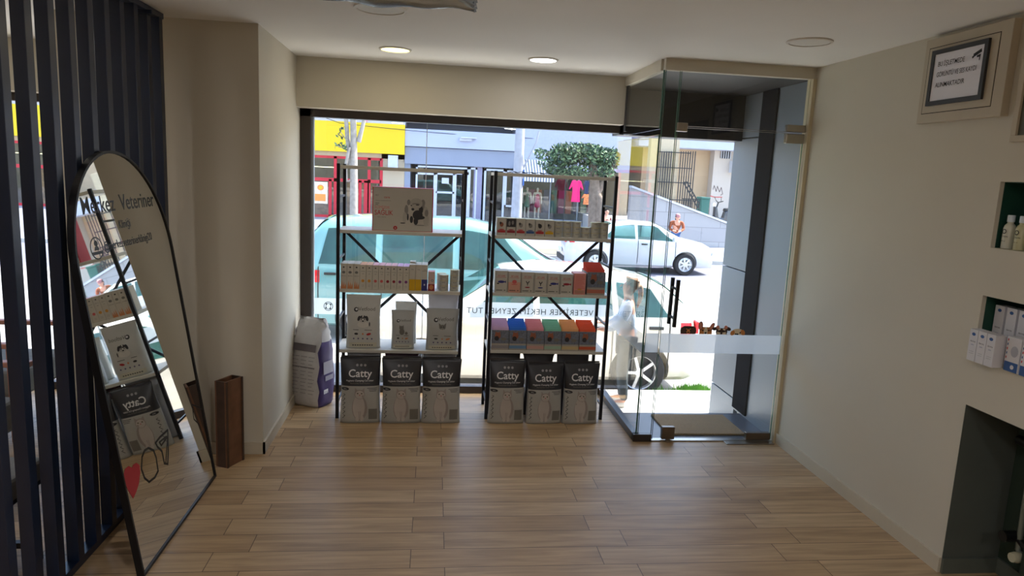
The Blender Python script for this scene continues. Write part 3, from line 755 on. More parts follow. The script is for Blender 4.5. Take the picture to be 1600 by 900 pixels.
for i, (x, m1) in enumerate(((-.45, clear), (-.19, clear), (.075, clear))):
    plain_bag(x, 4.80, 0, .235, .10, .459, m1, [clear, mat('bag_maroon', (96, 60, 72), .4), clear][i], .8, 'packed_bag', f'{nm[i]} pale bag behind the front litter bags of the left rack', group='second row bags under the left rack')
for i, x in enumerate((.53, .78, 1.03)):
    plain_bag(x, 4.80, 0, .235, .10, .466, darkbag, darkbag, .8, 'packed_bag', f'{nm[i]} dark bag behind the front litter bags of the right rack', group='second row bags under the right rack', pinch=.02 if i != 1 else .25)

# ---- pet food bags on the lowest left shelf -----------------------
fw = mat('food_bag_white', (206, 206, 202), .4, var=.03); fw2 = mat('food_bag_grey', (186, 188, 186), .4, var=.04)
pur = mat('print_purple', (88, 78, 120), .5); blk2 = mat('print_soft_black', (48, 46, 50), .5); cream = mat('print_cream', (208, 204, 186), .5); orp = mat('print_orange', (214, 140, 90), .5)
def food(kind):
    def f(p, w, h):
        p.poly(ell(-w * .20, h * .735, w * .065, w * .065), blk2).text('Vetfood', w * .1, h * .715, w * .15, greyp, .01)
        p.poly(ell(-w * .19, h * .74, w * .035, w * .03), whitep)
        if kind == 'dog':
            p.poly(ell(0, h * .46, w * .16, h * .06), mat('dog_white', (225, 222, 216), .6)).poly(ell(0, h * .56, w * .105, h * .07), mat('dog_fur_grey', (196, 192, 188), .6))
            p.poly(ell(0, h * .60, w * .09, h * .03), blk2).poly(ell(0, h * .59, w * .022, h * .045), MATS['dog_white'])
            for s in (-1, 1): p.poly(ell(s * w * .115, h * .575, w * .04, h * .05, rot=s * .3), blk2).poly(ell(s * w * .045, h * .56, .004, .004, 8), blk2)
            p.poly(ell(0, h * .525, .007, .005, 10), blk2).poly(ell(w * .19, h * .47, .004, .016, 10), blk2)
        elif kind == 'kit':
            p.poly(ell(-w * .03, h * .46, w * .11, h * .09), greyp).poly(ell(-w * .05, h * .56, w * .1, h * .05), greyp).poly(ell(w * .16, h * .42, w * .06, h * .04), greyp)
            for s in (-1, 1): p.poly([(-w * .05 + s * w * .09, h * .57), (-w * .05 + s * w * .09, h * .63), (-w * .05 + s * w * .03, h * .6)], greyp)
        else:
            p.poly(ell(0, h * .57, w * .10, h * .06), greyp).poly(ell(0, h * .51, w * .05, h * .03), mat('print_palegrey', (196, 194, 190), .5))
            for s in (-1, 1):
                p.poly([(s * w * .1, h * .57), (s * w * .115, h * .67), (s * w * .035, h * .62)], greyp).poly(ell(s * w * .04, h * .575, .0045, .0035, 8), blk2)
        p.poly(rect(-w * .28, -w * .12, h * .352, h * .362), blk2).poly(rect(w * .05, w * .26, h * .352, h * .362), blk2)
        p.poly(ell(-w * .19, h * .28, w * .055, h * .02), blk2).poly(ell(0, h * .28, w * .025, h * .02), orp).poly(ell(w * .17, h * .28, w * .07, h * .022, rot=.3), redp if kind == 'dog' else orp)
        for k in range(5): p.poly(ell(-w * .26 + k * w * .13, h * .19, w * .024, w * .024, 10), pur)
        p.poly(rect(-w * .4, w * .4, h * .03, h * .115), cream)
        for k in range(9): p.poly(rect(-w * .3 + k * w * .068, -w * .3 + k * w * .068 + w * .045, h * .055, h * .075), blk2)
    return f
plain_bag(-.452, 4.745, Z3, .232, .10, .365, fw, fw, .85, 'dog_food_bag', 'tall white dog food bag with a puppy picture on the left rack', pr=food('dog'))
plain_bag(-.185, 4.745, Z3, .158, .08, .265, fw2, fw2, .85, 'cat_food_bag', 'small grey cat food bag between the two taller bags', pr=food('kit'))
plain_bag(-.170, 4.88, Z3, .150, .07, .30, fw, fw, .85, 'cat_food_bag', 'small pale bag standing behind the small grey cat food bag')
plain_bag(.085, 4.735, Z3, .225, .10, .285, fw2, fw2, .9, 'cat_food_bag', 'wide grey cat food bag with a cat face at the right end', pr=food('cat'))
plain_bag(.090, 4.88, Z3, .215, .09, .365, mat('food_bag_lilac', (206, 206, 216), .35), mat('food_bag_lilac', (206, 206, 216), .35), .85, 'cat_food_bag', 'taller pale bag behind the wide grey cat food bag')

# ---- cartons on the left rack's middle shelf ----------------------
YF = 4.672
cw = mat('carton_white', (208, 202, 190), .55, var=.02)
def box_carton(x0, x1, h, z, label, printer=None, d=.075, y=YF, top=None, name='medicine_carton', group=None, body=None, rz=0):
    w = x1 - x0
    t = thing(name, label, 'box', ((x0 + x1) / 2, y, z), rz, group)
    mb = MB().box(-w / 2 + .0008, w / 2 - .0008, 0, d, 0, h, body or cw)
    mb.build('body', t, bevel=.0008)
    p = Print(lambda u, v, l: (u, -l, v), .0004)
    if printer: printer(p, w, h)
    if top:
        MB().box(-w / 2 + .0012, w / 2 - .0012, .001, d - .001, h, h + .0005, top).build('top_flap', t)
    if p.mb.v: p.build('printing', t)
    return t
def pr_flame(p, w, h):
    p.poly(rect(-w * .4, w * .4, 0.002, h * .07), orp)
    for k in range(3): p.poly([(-w * .4 + k * w * .27, h * .06), (-w * .22 + k * w * .27, h * (.34 - .05 * k)), (-w * .1 + k * w * .27, h * .06)], orp)
    p.poly(ell(0, h * .86, w * .14, h * .03), blk2).poly(ell(0, h * .66, w * .26, h * .05), greyp).text('derma', 0, h * .5, w * .28, greyp)
def pr_dot(m):
    def f(p, w, h):
        p.poly(ell(0, h * .35, w * .24, w * .24), m).poly(ell(0, h * .88, w * .12, h * .025), blk2).text('omega', 0, h * .72, w * .24, greyp).text('vet', 0, h * .62, w * .26, greyp)
        p.poly(rect(-w * .2, w * .2, h * .12, h * .128), greyp).poly(rect(-w * .2, w * .2, h * .17, h * .178), greyp)
    return f
def pr_base(m, sp=False):
    def f(p, w, h):
        p.poly(rect(-w / 2 + .001, w / 2 - .001, 0.001, h * .44), m).text('vita', 0, h * .8, w * .3, greyp)
        if sp: p.poly(ell(0, h * .24, w * .12, w * .16), whitep).poly(rect(-w * .4, w * .4, h * .76, h * .77), ink)
    return f
amber = mat('print_amber', (214, 150, 50), .5); coral = mat('print_coral', (214, 96, 96), .5); crim = mat('print_crimson', (150, 30, 50), .5); viol = mat('print_violet', (130, 60, 130), .5)
yel = mat('print_yellow', (226, 178, 10), .5); navy = mat('print_navy', (48, 52, 130), .5)
otop = mat('flap_orange', (238, 160, 80), .5); ptop = mat('flap_pink', (236, 160, 168), .5); vtop = mat('flap_violet', (216, 150, 210), .5)
seq = [(pr_flame, None, .0420, .170, 'flame-printed white carton')] * 3 + [(pr_dot(amber), otop, .0415, .165, 'white carton with an amber dot and orange flap')] * 2 + \
      [(pr_dot(coral), ptop, .0405, .164, 'white carton with a coral dot and pink flap')] * 2 + [(pr_dot(crim), ptop, .0405, .163, 'white carton with a crimson dot')] * 2 + \
      [(pr_dot(viol), vtop, .0405, .162, 'white carton with a violet dot')] * 2 + [(pr_base(yel), None, .041, .176, 'taller white carton with a yellow base')] * 2 + [(pr_base(navy, True), None, .041, .176, 'taller white carton with a navy blue base')]
x = -.600; cnt = {}
tot = {}
for s in seq: tot[s[4]] = tot.get(s[4], 0) + 1
for (pf_, tp, w, h, lb) in seq:
    cnt[lb] = cnt.get(lb, 0) + 1
    which = '' if tot[lb] == 1 else {1: 'left ', 2: ('middle ' if tot[lb] == 3 else 'right '), 3: 'right '}[cnt[lb]]
    box_carton(x, x + w, h, Z2, f'{which}front {lb} on the left rack' if which else f'front {lb} on the left rack', pf_, top=tp, group='front row of cartons on the left rack')
    k = cnt[lb]
    box_carton(x + .001, x + w - .001, h + (.010 if 'yellow base' in lb and k == 1 else 0), Z2, f'{which}back {lb}, behind the front row', None, y=YF + .08, d=.075, top=tp, group='back row of cartons on the left rack')
    x += w
def pr_pet(p, w, h):
    p.poly(rect(-w / 2 + .001, w / 2 - .001, .001, h * .36), crim).poly(ell(0, h * .2, w * .3, h * .13), orp).poly(ell(w * .12, h * .55, w * .16, w * .16), blk2).poly(ell(w * .12, h * .55, w * .09, w * .09), whitep)
box_carton(x + .002, x + .050, .132, Z2, 'shorter pink carton with a dog picture at the row end', pr_pet, top=ptop, body=mat('carton_pinkish', (214, 186, 180), .55))
# tins
tinm = mat('tin_label_pale', (196, 194, 184), .45, var=.06); tinlid = mat('tin_lid_gold', (200, 190, 140), .35, metal=.6); tink = mat('tin_dark_print', (60, 58, 60), .5)
def tin(x, y, z, label, r=.0315, h=.036, band=None, grp='small food tins'):
    t = thing('food_tin', label, 'tin', (x, y, z), random.uniform(-.1, .1), grp)
    MB().lathe([(r - .001, 0), (r, .001), (r, h - .002)], (0, 0, 0), tinm, n=28).build('can', t, smooth=40)
    MB().lathe([(r + .0008, h - .003), (r + .0008, h), (r - .002, h), (r - .003, h - .0012), (.001, h - .0012)], (0, 0, 0), tinlid, n=28).build('lid', t, smooth=40)
    p = Print(lambda u, v, l: ((r + l) * math.sin(u / r), -(r + l) * math.cos(u / r), v), .0004)
    p.text('PATE', 0, h * .55, h * .26, tink, .01).poly(rect(-r * .7, r * .7, h * .30, h * .40), band or tink).poly(rect(-r * .5, r * .5, h * .12, h * .2), tink)
    p.build('label', t)
ordn = ['bottom', 'second', 'third', 'fourth', 'fifth']
for k in range(3): tin(.085, YF + .045, Z2 + .0365 * k, f'{ordn[k]} tin of the shorter stack at the right end of the left rack')
for k in range(4): tin(.158, YF + .045, Z2 + .0365 * k, f'{ordn[k]} tin of the taller stack at the right end of the left rack')
for k in range(3): tin(.070, YF + .115, Z2 + .0365 * k, f'{ordn[k]} tin of the back stack behind the shorter stack')

# ---- the big dog box on the upper left shelf ----------------------
bb = thing('large_gift_box', 'large grey box with a puppy photo and red edges on the left rack', 'box', (-.200, 4.70, Z1), .035)
bw, bh, bd = .400, .288, .13
greyb = mat('box_warm_grey', (196, 190, 180), .5, var=.02); reds = mat('box_red', (196, 36, 52), .45)
MB().box(-bw / 2, bw / 2, 0, bd, 0, bh, reds).build('body', bb, bevel=.001)
p = Print(lambda u, v, l: (u, -l, v), .0004)
p.poly(rect(-bw / 2 + .006, bw / 2 - .007, .003, bh - .003), greyb)
p.text('SAĞLIK', -.185, .105, .045, redp, .006, 'l', .82).text('İÇİMİZDE', -.185, .148, .022, coral, .0, 'l', .95).text('kuru mama', -.165, .088, .012, greyp, 0, 'l')
p.text('care', -.125, .216, .020, redp, .01, 'l', 1.1).text('PET', -.180, .228, .014, greyp, .004, 'l').poly(rect(-.18, -.08, .198, .200), greyp).poly(rect(-.18, -.155, .180, .184), greyp).poly(rect(-.18, -.162, .170, .174), greyp)
p.poly(ell(-.048, .022, .0135, .0135), redp).text('6', -.048, .016, .017, greyb, .01)
pg = mat('puppy_mid', (138, 134, 130), .6); pd = mat('puppy_dark', (52, 52, 56), .6); pl = mat('puppy_light', (180, 175, 166), .6)
for m_, cx, cy, ex, ey in ((pl, 900, 500, 115, 120), (pg, 665, 480, 30, 90), (pl, 640, 610, 32, 95), (pl, 980, 640, 46, 115), (pg, 985, 520, 30, 60), (pg, 900, 400, 50, 90), (pd, 845, 560, 80, 85), (pd, 895, 470, 34, 70), (pd, 885, 600, 75, 34), (pd, 748, 640, 26, 62), (pd, 818, 665, 36, 66), (pd, 690, 600, 14, 60), (pg, 700, 345, 26, 50), (pg, 925, 350, 34, 62), (pl, 820, 360, 98, 92), (pg, 815, 372, 62, 20), (pl, 800, 425, 62, 50), (pd, 767, 462, 24, 22), (pd, 742, 398, 12, 10), (pd, 838, 384, 28, 9), (pd, 612, 706, 42, 9), (pg, 900, 735, 110, 9), (pl, 985, 725, 44, 16)):
    p.poly(ell((cx - 610) * .000417, (850 - cy) * .000384, ex * .000417, ey * .000384), m_)
p.build('printed_front', bb)

# ---- right rack, middle shelf -------------------------------------
rc = mat('carton_ash', (196, 192, 182), .5, var=.03)
def pr_royal(ic, base, tint=None):
    def f(p, w, h):
        if tint: p.poly(rect(-w / 2 + .002, w / 2 - .002, .002, h * .5), tint)
        p.poly(rect(-w * .36, w * .36, h * .70, h * .715), redp).text('VET CARE', 0, h * .745, w * .16, redp, .01, xs=.8)
        if ic == 'fish': p.poly(ell(0, h * .5, w * .26, h * .06), base).poly([(w * .2, h * .5), (w * .36, h * .56), (w * .36, h * .44)], base).poly(ell(-w * .24, h * .42, w * .1, h * .03), blk2)
        elif ic == 'y': p.poly(stroke([(-w * .1, h * .56), (0, h * .46), (w * .12, h * .56)], w * .07), blk2).poly(stroke([(0, h * .46), (0, h * .38)], w * .06), blk2).poly(ell(0, h * .28, w * .2, h * .03), base)
        else: p.poly(ell(0, h * .52, w * .18, h * .09), base).poly(ell(0, h * .4, w * .24, h * .02), base)
        p.poly(rect(-w * .38, w * .1, h * .10, h * .13), ink).poly(rect(w * .22, w * .34, h * .10, h * .13), ink)
        for s in (-1, 1): p.poly(rect(s * w * .44 - .0008, s * w * .44 + .0008, h * .04, h * .9), greyp)
    return f
spec6 = [('fish', navy, None, 'violet fish print'), ('box', coral, mat('tint_salmon', (214, 160, 140), .5), 'salmon lower half'), ('y', crim, None, 'crimson mark under a dark Y'), ('y', navy, None, 'blue mark under a dark Y'), ('fish', navy, None, 'blue fish print'), ('fish', crim, None, 'red fish print')]
x = .430
for i, (ic, bs, tn, lb) in enumerate(spec6):
    lb2 = lb + (', leftmost on the shelf' if i == 0 else '')
    box_carton(x, x + .0895, .150 - .002 * i, Z2R, f'grey carton with {lb2}, middle shelf of the right rack', pr_royal(ic, bs, tn), d=.12, name='food_carton', body=rc, group='grey food cartons on the right rack')
    x += .0905
pinkt = mat('tray_pink', (226, 150, 140), .5, var=.1)
def pr_lines(p, w, h):
    for k in range(9): p.poly(rect(-w * .42, w * .42 - (k % 3) * .008, h * .30 + k * h * .07, h * .30 + k * h * .07 + h * .018), coral)
    p.poly(rect(-w * .4, w * .4, h * .05, h * .2), mat('tray_base', (196, 140, 120), .5)).poly(ell(0, h * .25, w * .2, h * .03), amber)
box_carton(.978, 1.062, .148, Z2R, 'pink striped carton between the grey cartons and the red pouches', pr_lines, d=.12, name='food_carton', body=pinkt)

# ---- display trays of pouches -------------------------------------
catpic = mat('pouch_print_slate', (112, 120, 136), .4, var=.35, scale=60); catpic2 = mat('pouch_cat_orange', (156, 92, 66), .5, var=.2)
def tray(x0, x1, z, hf, colr, rgb, label, lowrgb, npouch=6, hp=.14):
    w = x1 - x0; d = .20
    low = mat('tray_low_' + colr, lowrgb, .5)
    t = thing('pouch_display_tray', f'display tray of {label}', 'display box', ((x0 + x1) / 2, YF, z), 0, 'pouch display trays on the right rack')
    hc = hf
    side = mat('tray_side_grey', (150, 148, 146), .6)
    MB().box(-w / 2, w / 2, 0, .0015, 0, hf, side).build('front_panel', t)
    m_ = MB()
    for s in (-1, 1):
        x_ = s * (w / 2 - .0008)
        m_.add([(x_ - .0007, 0, 0), (x_ - .0007, d, 0), (x_ - .0007, d, hf * .96), (x_ - .0007, 0, hf * .96), (x_ + .0007, 0, 0), (x_ + .0007, d, 0), (x_ + .0007, d, hf * .96), (x_ + .0007, 0, hf * .96)],
               [(0, 1, 2, 3), (4, 5, 6, 7), (0, 1, 5, 4), (2, 3, 7, 6), (1, 2, 6, 5), (0, 3, 7, 4)], side)
    m_.box(-w / 2, w / 2, d - .0015, d, 0, hf, side).box(-w / 2, w / 2, 0, d, 0, .0015, side).build('tray_walls', t)
    p = Print(lambda u, v, l: (u, -l, v), .0004)
    p.poly(rect(-w / 2 + .001, w / 2 - .001, hf * .34, hf - .001), catpic).poly(ell(-w * .15, hf * .72, w * .17, hf * .17), catpic2).poly(ell(-w * .2, hf * .58, w * .13, hf * .12), blk2).poly([(-w * .3, hf * .8), (-w * .27, hf * .95), (-w * .18, hf * .85)], catpic2).poly([(-w * .12, hf * .85), (-w * .02, hf * .95), (-w * .01, hf * .78)], catpic2)
    p.poly(ell(w * .2, hf * .55, w * .16, hf * .08), greyp).poly(rect(-w / 2 + .001, w / 2 - .001, .001, hf * .32), mat('tray_cream', (176, 168, 156), .5)).poly(rect(-w / 2 + .001, w / 2 - .001, hf * .08, hf * .24), low)
    p.build('printing', t)
    pm = mat('pouch_' + colr, rgb, .45, var=.05)
    words = ['front', 'second', 'third', 'fourth', 'fifth', 'back']
    for k in range(npouch):
        y = YF + .010 + k * (d - .02) / npouch
        q = thing('food_pouch', f'{words[k]} {label.split(" pouches")[0]} pouch in its display tray', 'pouch', ((x0 + x1) / 2, y, z + .002), 0, f'{label}')
        mb = MB(); pouch_flat(mb, w - .006, .026, hf + .016 + .006 * k, pm)
        o = merge_weld(mb.build('sachet', q))
    return t
def pouch_flat(mb, w, d, h, m):
    n = 20; zs = [0, .1, .3, .6, .85, .93, 1]; vs = []
    for zt in zs:
        dd = d / 2 * (1 - .9 * max(0, (zt - .6) / .4)) * (1 if zt > .05 else .8)
        lean = -.012 * zt ** 2
        for k in range(n):
            t = 2 * PI * k / n; c, s = math.cos(t), math.sin(t)
            vs.append((w / 2 * math.copysign(abs(c) ** .4, c), d / 2 + lean * 0 + dd * math.copysign(abs(s) ** .7, s) + .03 * max(0, zt - .85), h * zt))
    mb.add(vs, [(i * n + k, i * n + (k + 1) % n, (i + 1) * n + (k + 1) % n, (i + 1) * n + k) for i in range(len(zs) - 1) for k in range(n)] + [tuple(range(n)), tuple(range((len(zs) - 1) * n, len(zs) * n))], m)
trays = [('lilac', (226, 188, 226), 'lilac pouches', (150, 146, 150)), ('blue', (20, 120, 235), 'bright blue pouches', (110, 150, 190)), ('pink', (250, 158, 170), 'pink pouches', (206, 160, 150)),
         ('green', (134, 210, 180), 'sea green pouches', (160, 190, 166)), ('peach', (255, 180, 116), 'peach orange pouches', (204, 180, 130)), ('red', (255, 96, 40), 'orange red pouches', (206, 90, 50))]
x = .424
for c_, rgb, lb, lo in trays:
    tray(x, x + .1215, Z3R, .140, c_, rgb, lb, lo); x += .1235
tray(1.072, 1.200, Z2R, .160, 'salmonred', (232, 84, 64), 'salmon red pouches', (190, 110, 90))

# ---- right rack, upper shelf ---------------------------------------
cols = [('red', redp, 'orange cat'), ('crimson', crim, 'dark photo'), ('red', redp, 'two dogs'), ('blue', blue, 'grey dog'), ('scarlet', redp, 'black dog'), ('yellow', yel, 'brown dog')]
lbs = ['small carton with a red band, leftmost on the upper right shelf', 'small carton with a dark photo and crimson band', 'small carton with a red band, third from the left on the upper shelf', 'small carton with a blue band on the upper right shelf', 'small carton with a red band, right after the blue banded one', 'small carton with a yellow band on the upper right shelf']
x = .428
for i, (cn, m1, _) in enumerate(cols):
    def pp(p, w, h, i=i, m1=m1):
        p.poly(rect(-w * .42, w * .42, h * .16, h * .30), m1).poly(ell(0, h * .34, w * .3, h * .03), m1)
        if i == 1: p.poly(rect(-w * .47, w * .47, h * .5, h * .97), blk2).poly(ell(w * .15, h * .75, w * .12, h * .12), pg).poly(ell(-w * .2, h * .7, w * .12, h * .14), pg)
        else: p.poly(ell(0, h * .62, w * .2, h * .13), [catpic2, blk2, pg, greyp, pd, pg][i]).poly(ell(-w * .12, h * .7, w * .1, h * .08), pd)
    box_carton(x, x + .064, .118 - .001 * i, Z1, lbs[i], pp, d=.1, name='small_food_carton', body=rc, group='small cartons on the upper right shelf', top=mat('flap_ivory', (206, 202, 150), .5)); x += .0655
colz = ['first', 'second', 'third', 'fourth', 'fifth', 'sixth']
for c in range(6):
    n_ = (3, 3, 3, 2, 3, 3)[c]
    for k in range(n_): tin(x + .031 + .0645 * c, YF + .042, Z1 + .0365 * k, f'{ordn[k]} tin of the {colz[c]} tin column on the upper right shelf', band=[yel, greyp, greyp, coral, greyp, coral][c], grp='food tins on the upper right shelf')
# wavy paper strip lying on the right rack
m_ = MB(); N = 40
vs = []
for j, z_ in enumerate((0, .0012)):
    for i in range(N + 1):
        u = i / N
        for yy in (0, .16): vs.append((.50 + .30 * u, RF + .03 + yy, ZT + .001 + .009 * abs(math.sin(u * PI * 5)) + z_))
n2 = (N + 1) * 2
fs = [(i * 2, i * 2 + 1, i * 2 + 3, i * 2 + 2) for i in range(N)] + [(n2 + i * 2, n2 + i * 2 + 1, n2 + i * 2 + 3, n2 + i * 2 + 2) for i in range(N)] + [(i * 2, i * 2 + 2, n2 + i * 2 + 2, n2 + i * 2) for i in range(N)] + [(i * 2 + 1, i * 2 + 3, n2 + i * 2 + 3, n2 + i * 2 + 1) for i in range(N)]
m_.add(vs, fs, mat('grey_card', (110, 108, 108), .6)); tag(m_.build('wavy_strip', smooth=60), 'wavy grey card strip lying on top of the right rack', 'cardboard')

# ---- the big sack leaning in the corner -----------------------------
sk = thing('pet_food_sack', 'large white and purple pet food sack leaning in the left corner', 'sack', (-.825, 4.985, 0), math.radians(-27))
sw = mat('sack_white_weave', (196, 192, 190), .5, var=.06, scale=20); spu = mat('sack_purple', (70, 56, 110), .4, var=.15, scale=12)
mb = MB(); n = 40; zs = [0, .02, .06, .12, .2, .3, .4, .47, .53, .57, .60, .62]; vs = []; h = .62
wx = [.112, .120, .124, .126, .126, .126, .125, .122, .116, .110, .104, .096]; dx = [.09, .102, .108, .11, .108, .104, .094, .078, .056, .036, .018, .006]
rings = []
for z, a, b_ in zip(zs, wx, dx):
    r_ = []
    for k in range(n):
        t = 2 * PI * k / n; c, s = math.cos(t), math.sin(t)
        x_ = a * math.copysign(abs(c) ** .45, c); y_ = b_ * math.copysign(abs(s) ** .45, s)
        cr = .006 * math.sin(z * 34 + 3 * t) * (z > .05) + (.008 * math.sin(z * 70 + 7 * t) if z > .45 else 0)
        sway = .06 * (z / h) ** 1.5
        r_.append((x_ + cr - sway * .4, y_ + cr + sway * .35, z + (.012 * math.sin(3 * t) if z > .55 else 0)))
    rings.append(r_)
for i in range(len(zs) - 1):
    for k in range(n):
        j = (k + 1) % n; t = 2 * PI * (k + .5) / n; c = math.cos(t)
        m1 = spu if c > .72 and zs[i] < .46 else sw
        mb.add([rings[i][k], rings[i][j], rings[i + 1][j], rings[i + 1][k]], [(0, 1, 2, 3)], m1)
mb.add(rings[0], [tuple(range(n))], sw); mb.add(rings[-1], [tuple(range(n))], sw)
merge_weld(mb.build('sack', sk))
def sfy(u, v):
    i = max(0, min(len(zs) - 2, next((q for q in range(len(zs) - 1) if zs[q + 1] >= v), len(zs) - 2))); f = (v - zs[i]) / (zs[i + 1] - zs[i])
    return -(dx[i] * (1 - f) + dx[i + 1] * f), .06 * (v / h) ** 1.5
def skf(u, v, l):
    y, sway = sfy(u, v); return (u - sway * .4, y + sway * .35 - .009 - l, v)
p = Print(skf, .001, .02)
dk = mat('sack_print_grey', (104, 96, 98), .6)
p.poly(rect(-.095, .095, .405, .455), dk)
for k in range(11):
    for (a, b_) in ((-.095, -.035), (-.025, .03), (.04, .092)): p.poly(rect(a, b_ - .01 * ((k * 7) % 3), .365 - k * .026, .369 - k * .026), mat('sack_small_text', (140, 136, 138), .6))
p.poly(rect(-.095, .095, .292, .297), dk)
p.build('printing', sk)
p = Print(lambda u, v, l: (sfy(0, v)[1] * -.4 + .131 + l, u + sfy(0, v)[1] * .35, v), .001)
p.poly(rect(-.06, .05, .24, .33), mat('sack_panel', (176, 172, 184), .5)).poly(rect(-.04, .05, .19, .225), mat('sack_panel', (176, 172, 184), .5)).poly(rect(-.06, -.01, .10, .13), whitep).text('12 kg', -.035, .105, .018, pur)
p.build('side_printing', sk)

# ---- doormat, dog stickers ------------------------------------------
coir = mat('coir', (150, 124, 92), .95, var=.22, scale=160, bump=.6)
dm = tag(MB().box(1.63, 2.18, 4.365, 4.755, .0005, .014, coir).build('doormat', bevel=.004), 'brown coir doormat on the tiled floor inside the glass porch', 'doormat')
def stick(name, px0, label, fn):
    o = thing(name, label, 'sticker', (0, 0, 0)); q = Print(lambda u, v, l: (px0 + u, 4.2655 - l, .733 + v), .0006); fn(q); q.build('printed_vinyl', o)
br1 = mat('dog_dark_brown', (62, 44, 40), .5); br2 = mat('dog_orange', (214, 140, 76), .5); br3 = mat('dog_cream', (238, 222, 196), .5); pk = mat('dog_pink', (214, 140, 120), .5); bk0 = mat('dog_black', (24, 20, 22), .5); rosep = mat('rose_red', (240, 40, 84), .45); rosel = mat('rose_pink', (255, 120, 160), .45)
def s1(q):
    q.poly([(-.05, 0), (-.054, .02), (-.05, .04), (-.03, .052), (.03, .052), (.05, .04), (.054, .02), (.05, 0)], br1).poly(ell(-.035, .022, .017, .024, rot=.2), mat('dog_brown2', (84, 60, 52), .5)).poly(ell(.035, .022, .017, .024, rot=-.2), MATS['dog_brown2'])
    q.poly(ell(0, .004 + .012, .013, .015), br2).poly(ell(-.012, .032, .005, .004, 10), br2).poly(ell(.012, .032, .005, .004, 10), br2).poly(ell(-.014, .022, .005, .005, 10), bk0).poly(ell(.014, .022, .005, .005, 10), bk0).poly(ell(0, .010, .006, .005, 10), bk0)
def s2(q):
    q.poly([(-.043, 0), (-.043, .03), (-.03, .048), (.03, .048), (.043, .03), (.043, 0)], br2).poly(ell(-.036, .055, .016, .030, rot=-.0), br1).poly(ell(-.036, .054, .012, .026), pk).poly(ell(.04, .05, .014, .030, rot=-.5), br1).poly(ell(.039, .05, .010, .025, rot=-.5), pk)
    q.poly([(-.01, 0), (-.014, .02), (-.006, .048), (.006, .048), (.014, .02), (.012, 0)], br3).poly(ell(-.02, .025, .006, .005, 10), bk0).poly(ell(.02, .025, .006, .005, 10), bk0).poly(ell(0, .008, .008, .006, 12), bk0)
def s3(q):
    q.poly([(-.035, 0), (-.04, .02), (-.03, .042), (.03, .042), (.04, .02), (.035, 0)], br1).poly(ell(-.044, .038, .020, .012, rot=.3), br1).poly(ell(.044, .038, .020, .012, rot=-.3), br1).poly(ell(-.028, .048, .012, .012), pk).poly(ell(.028, .048, .012, .012), pk)
    q.poly([(-.032, 0), (-.03, .018), (0, .012), (.03, .018), (.032, 0)], br3).poly(ell(-.016, .034, .010, .005, rot=.4), br3).poly(ell(.016, .034, .010, .005, rot=-.4), br3).poly(ell(-.014, .022, .005, .005, 10), bk0).poly(ell(.014, .022, .005, .005, 10), bk0).poly(ell(0, .007, .008, .006, 12), bk0)
def s4(q):
    q.poly([(-.044, 0), (-.04, .02), (-.026, .036), (0, .042), (.026, .036), (.04, .02), (.044, 0)], br3).poly(ell(-.034, .012, .014, .018, rot=-.5), br2).poly(ell(.036, .016, .014, .020, rot=.5), br2).poly(ell(-.012, .005, .006, .005, 10), bk0).poly(ell(.018, .014, .005, .006, 10), bk0).poly(ell(0, .004, .008, .005, 12), bk0)
stick('dog_sticker', 1.668, 'sticker of a dark brown drop-eared dog, leftmost on the door', s1)
stick('dog_sticker', 1.785, 'sticker of an orange big-eared dog peeking over the frosted band', s2)
stick('dog_sticker', 1.893, 'sticker of a brown terrier with cream muzzle peeking over the band', s3)
stick('dog_sticker', 2.003, 'sticker of a cream dog with tan ears, rightmost on the door', s4)
# ================================================================== THE STREET
asph2 = mat('asphalt_shade_tone', (104, 104, 116), .9, var=.08, scale=3, bump=.2)
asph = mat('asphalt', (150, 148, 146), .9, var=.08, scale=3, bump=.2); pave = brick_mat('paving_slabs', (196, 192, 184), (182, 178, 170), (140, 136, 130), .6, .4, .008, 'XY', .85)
kerbm = mat('kerb_stone', (180, 176, 168), .85, var=.05)
def strip(name, prof, x0, x1, m, th=.3):
    mb = MB(); n = len(prof); vs = []
    for x in (x0, x1): vs += [(x, y, z) for y, z in prof] + [(x, y, z - th) for y, z in prof]
    N = 2 * n; fs = []
    for i in range(n - 1): fs += [(i, i + 1, N + i + 1, N + i), (n + i, N + n + i, N + n + i + 1, n + i + 1)]
    fs += [(0, N, N + n, n), (n - 1, 2 * n - 1, N + 2 * n - 1, N + n - 1), tuple(list(range(n)) + list(range(n, N))[::-1]), tuple(N + q for q in list(range(n)) + list(range(n, N))[::-1])]
    mb.add(vs, fs, m); o = mb.build(name); o['kind'] = 'structure'; return o
strip('pavement', [(4.82, -.15), (5.46, -.20), (6.3, -.32)], -14, 26, pave)
strip('trim_kerb', [(6.3, -.32), (6.42, -.33)], -14, 26, kerbm)
strip('road_verge', [(6.42, -.45), (7.4, -.82)], -14, 26, mat('verge_earth', (196, 188, 176), .95, var=.12, scale=4))
def roadz(y):
    P_ = [(6.42, -.45), (7.4, -.82), (8.2, -.88), (21.6, -.88)]
    for (a, za), (b, zb) in zip(P_, P_[1:]):
        if a <= y <= b: return za + (zb - za) * (y - a) / (b - a)
    return -.76
strip('road', [(7.4, -.82), (8.2, -.88), (17.0, -.88)], -30, 40, asph)
strip('road_far_shaded', [(17.0, -.88), (21.6, -.88)], -30, 40, asph2)  # same road, its colour darkened to paint in the far side's building shade
strip('trim_far_kerb', [(21.6, -.76), (21.8, -.76)], -30, 40, kerbm)
strip('pavement_far', [(21.8, -.76), (42, -.76)], -30, 40, mat('far_paving_shade_tone', (126, 128, 142), .85, var=.06, scale=1))  # paving colour lowered to carry the shade over the far side
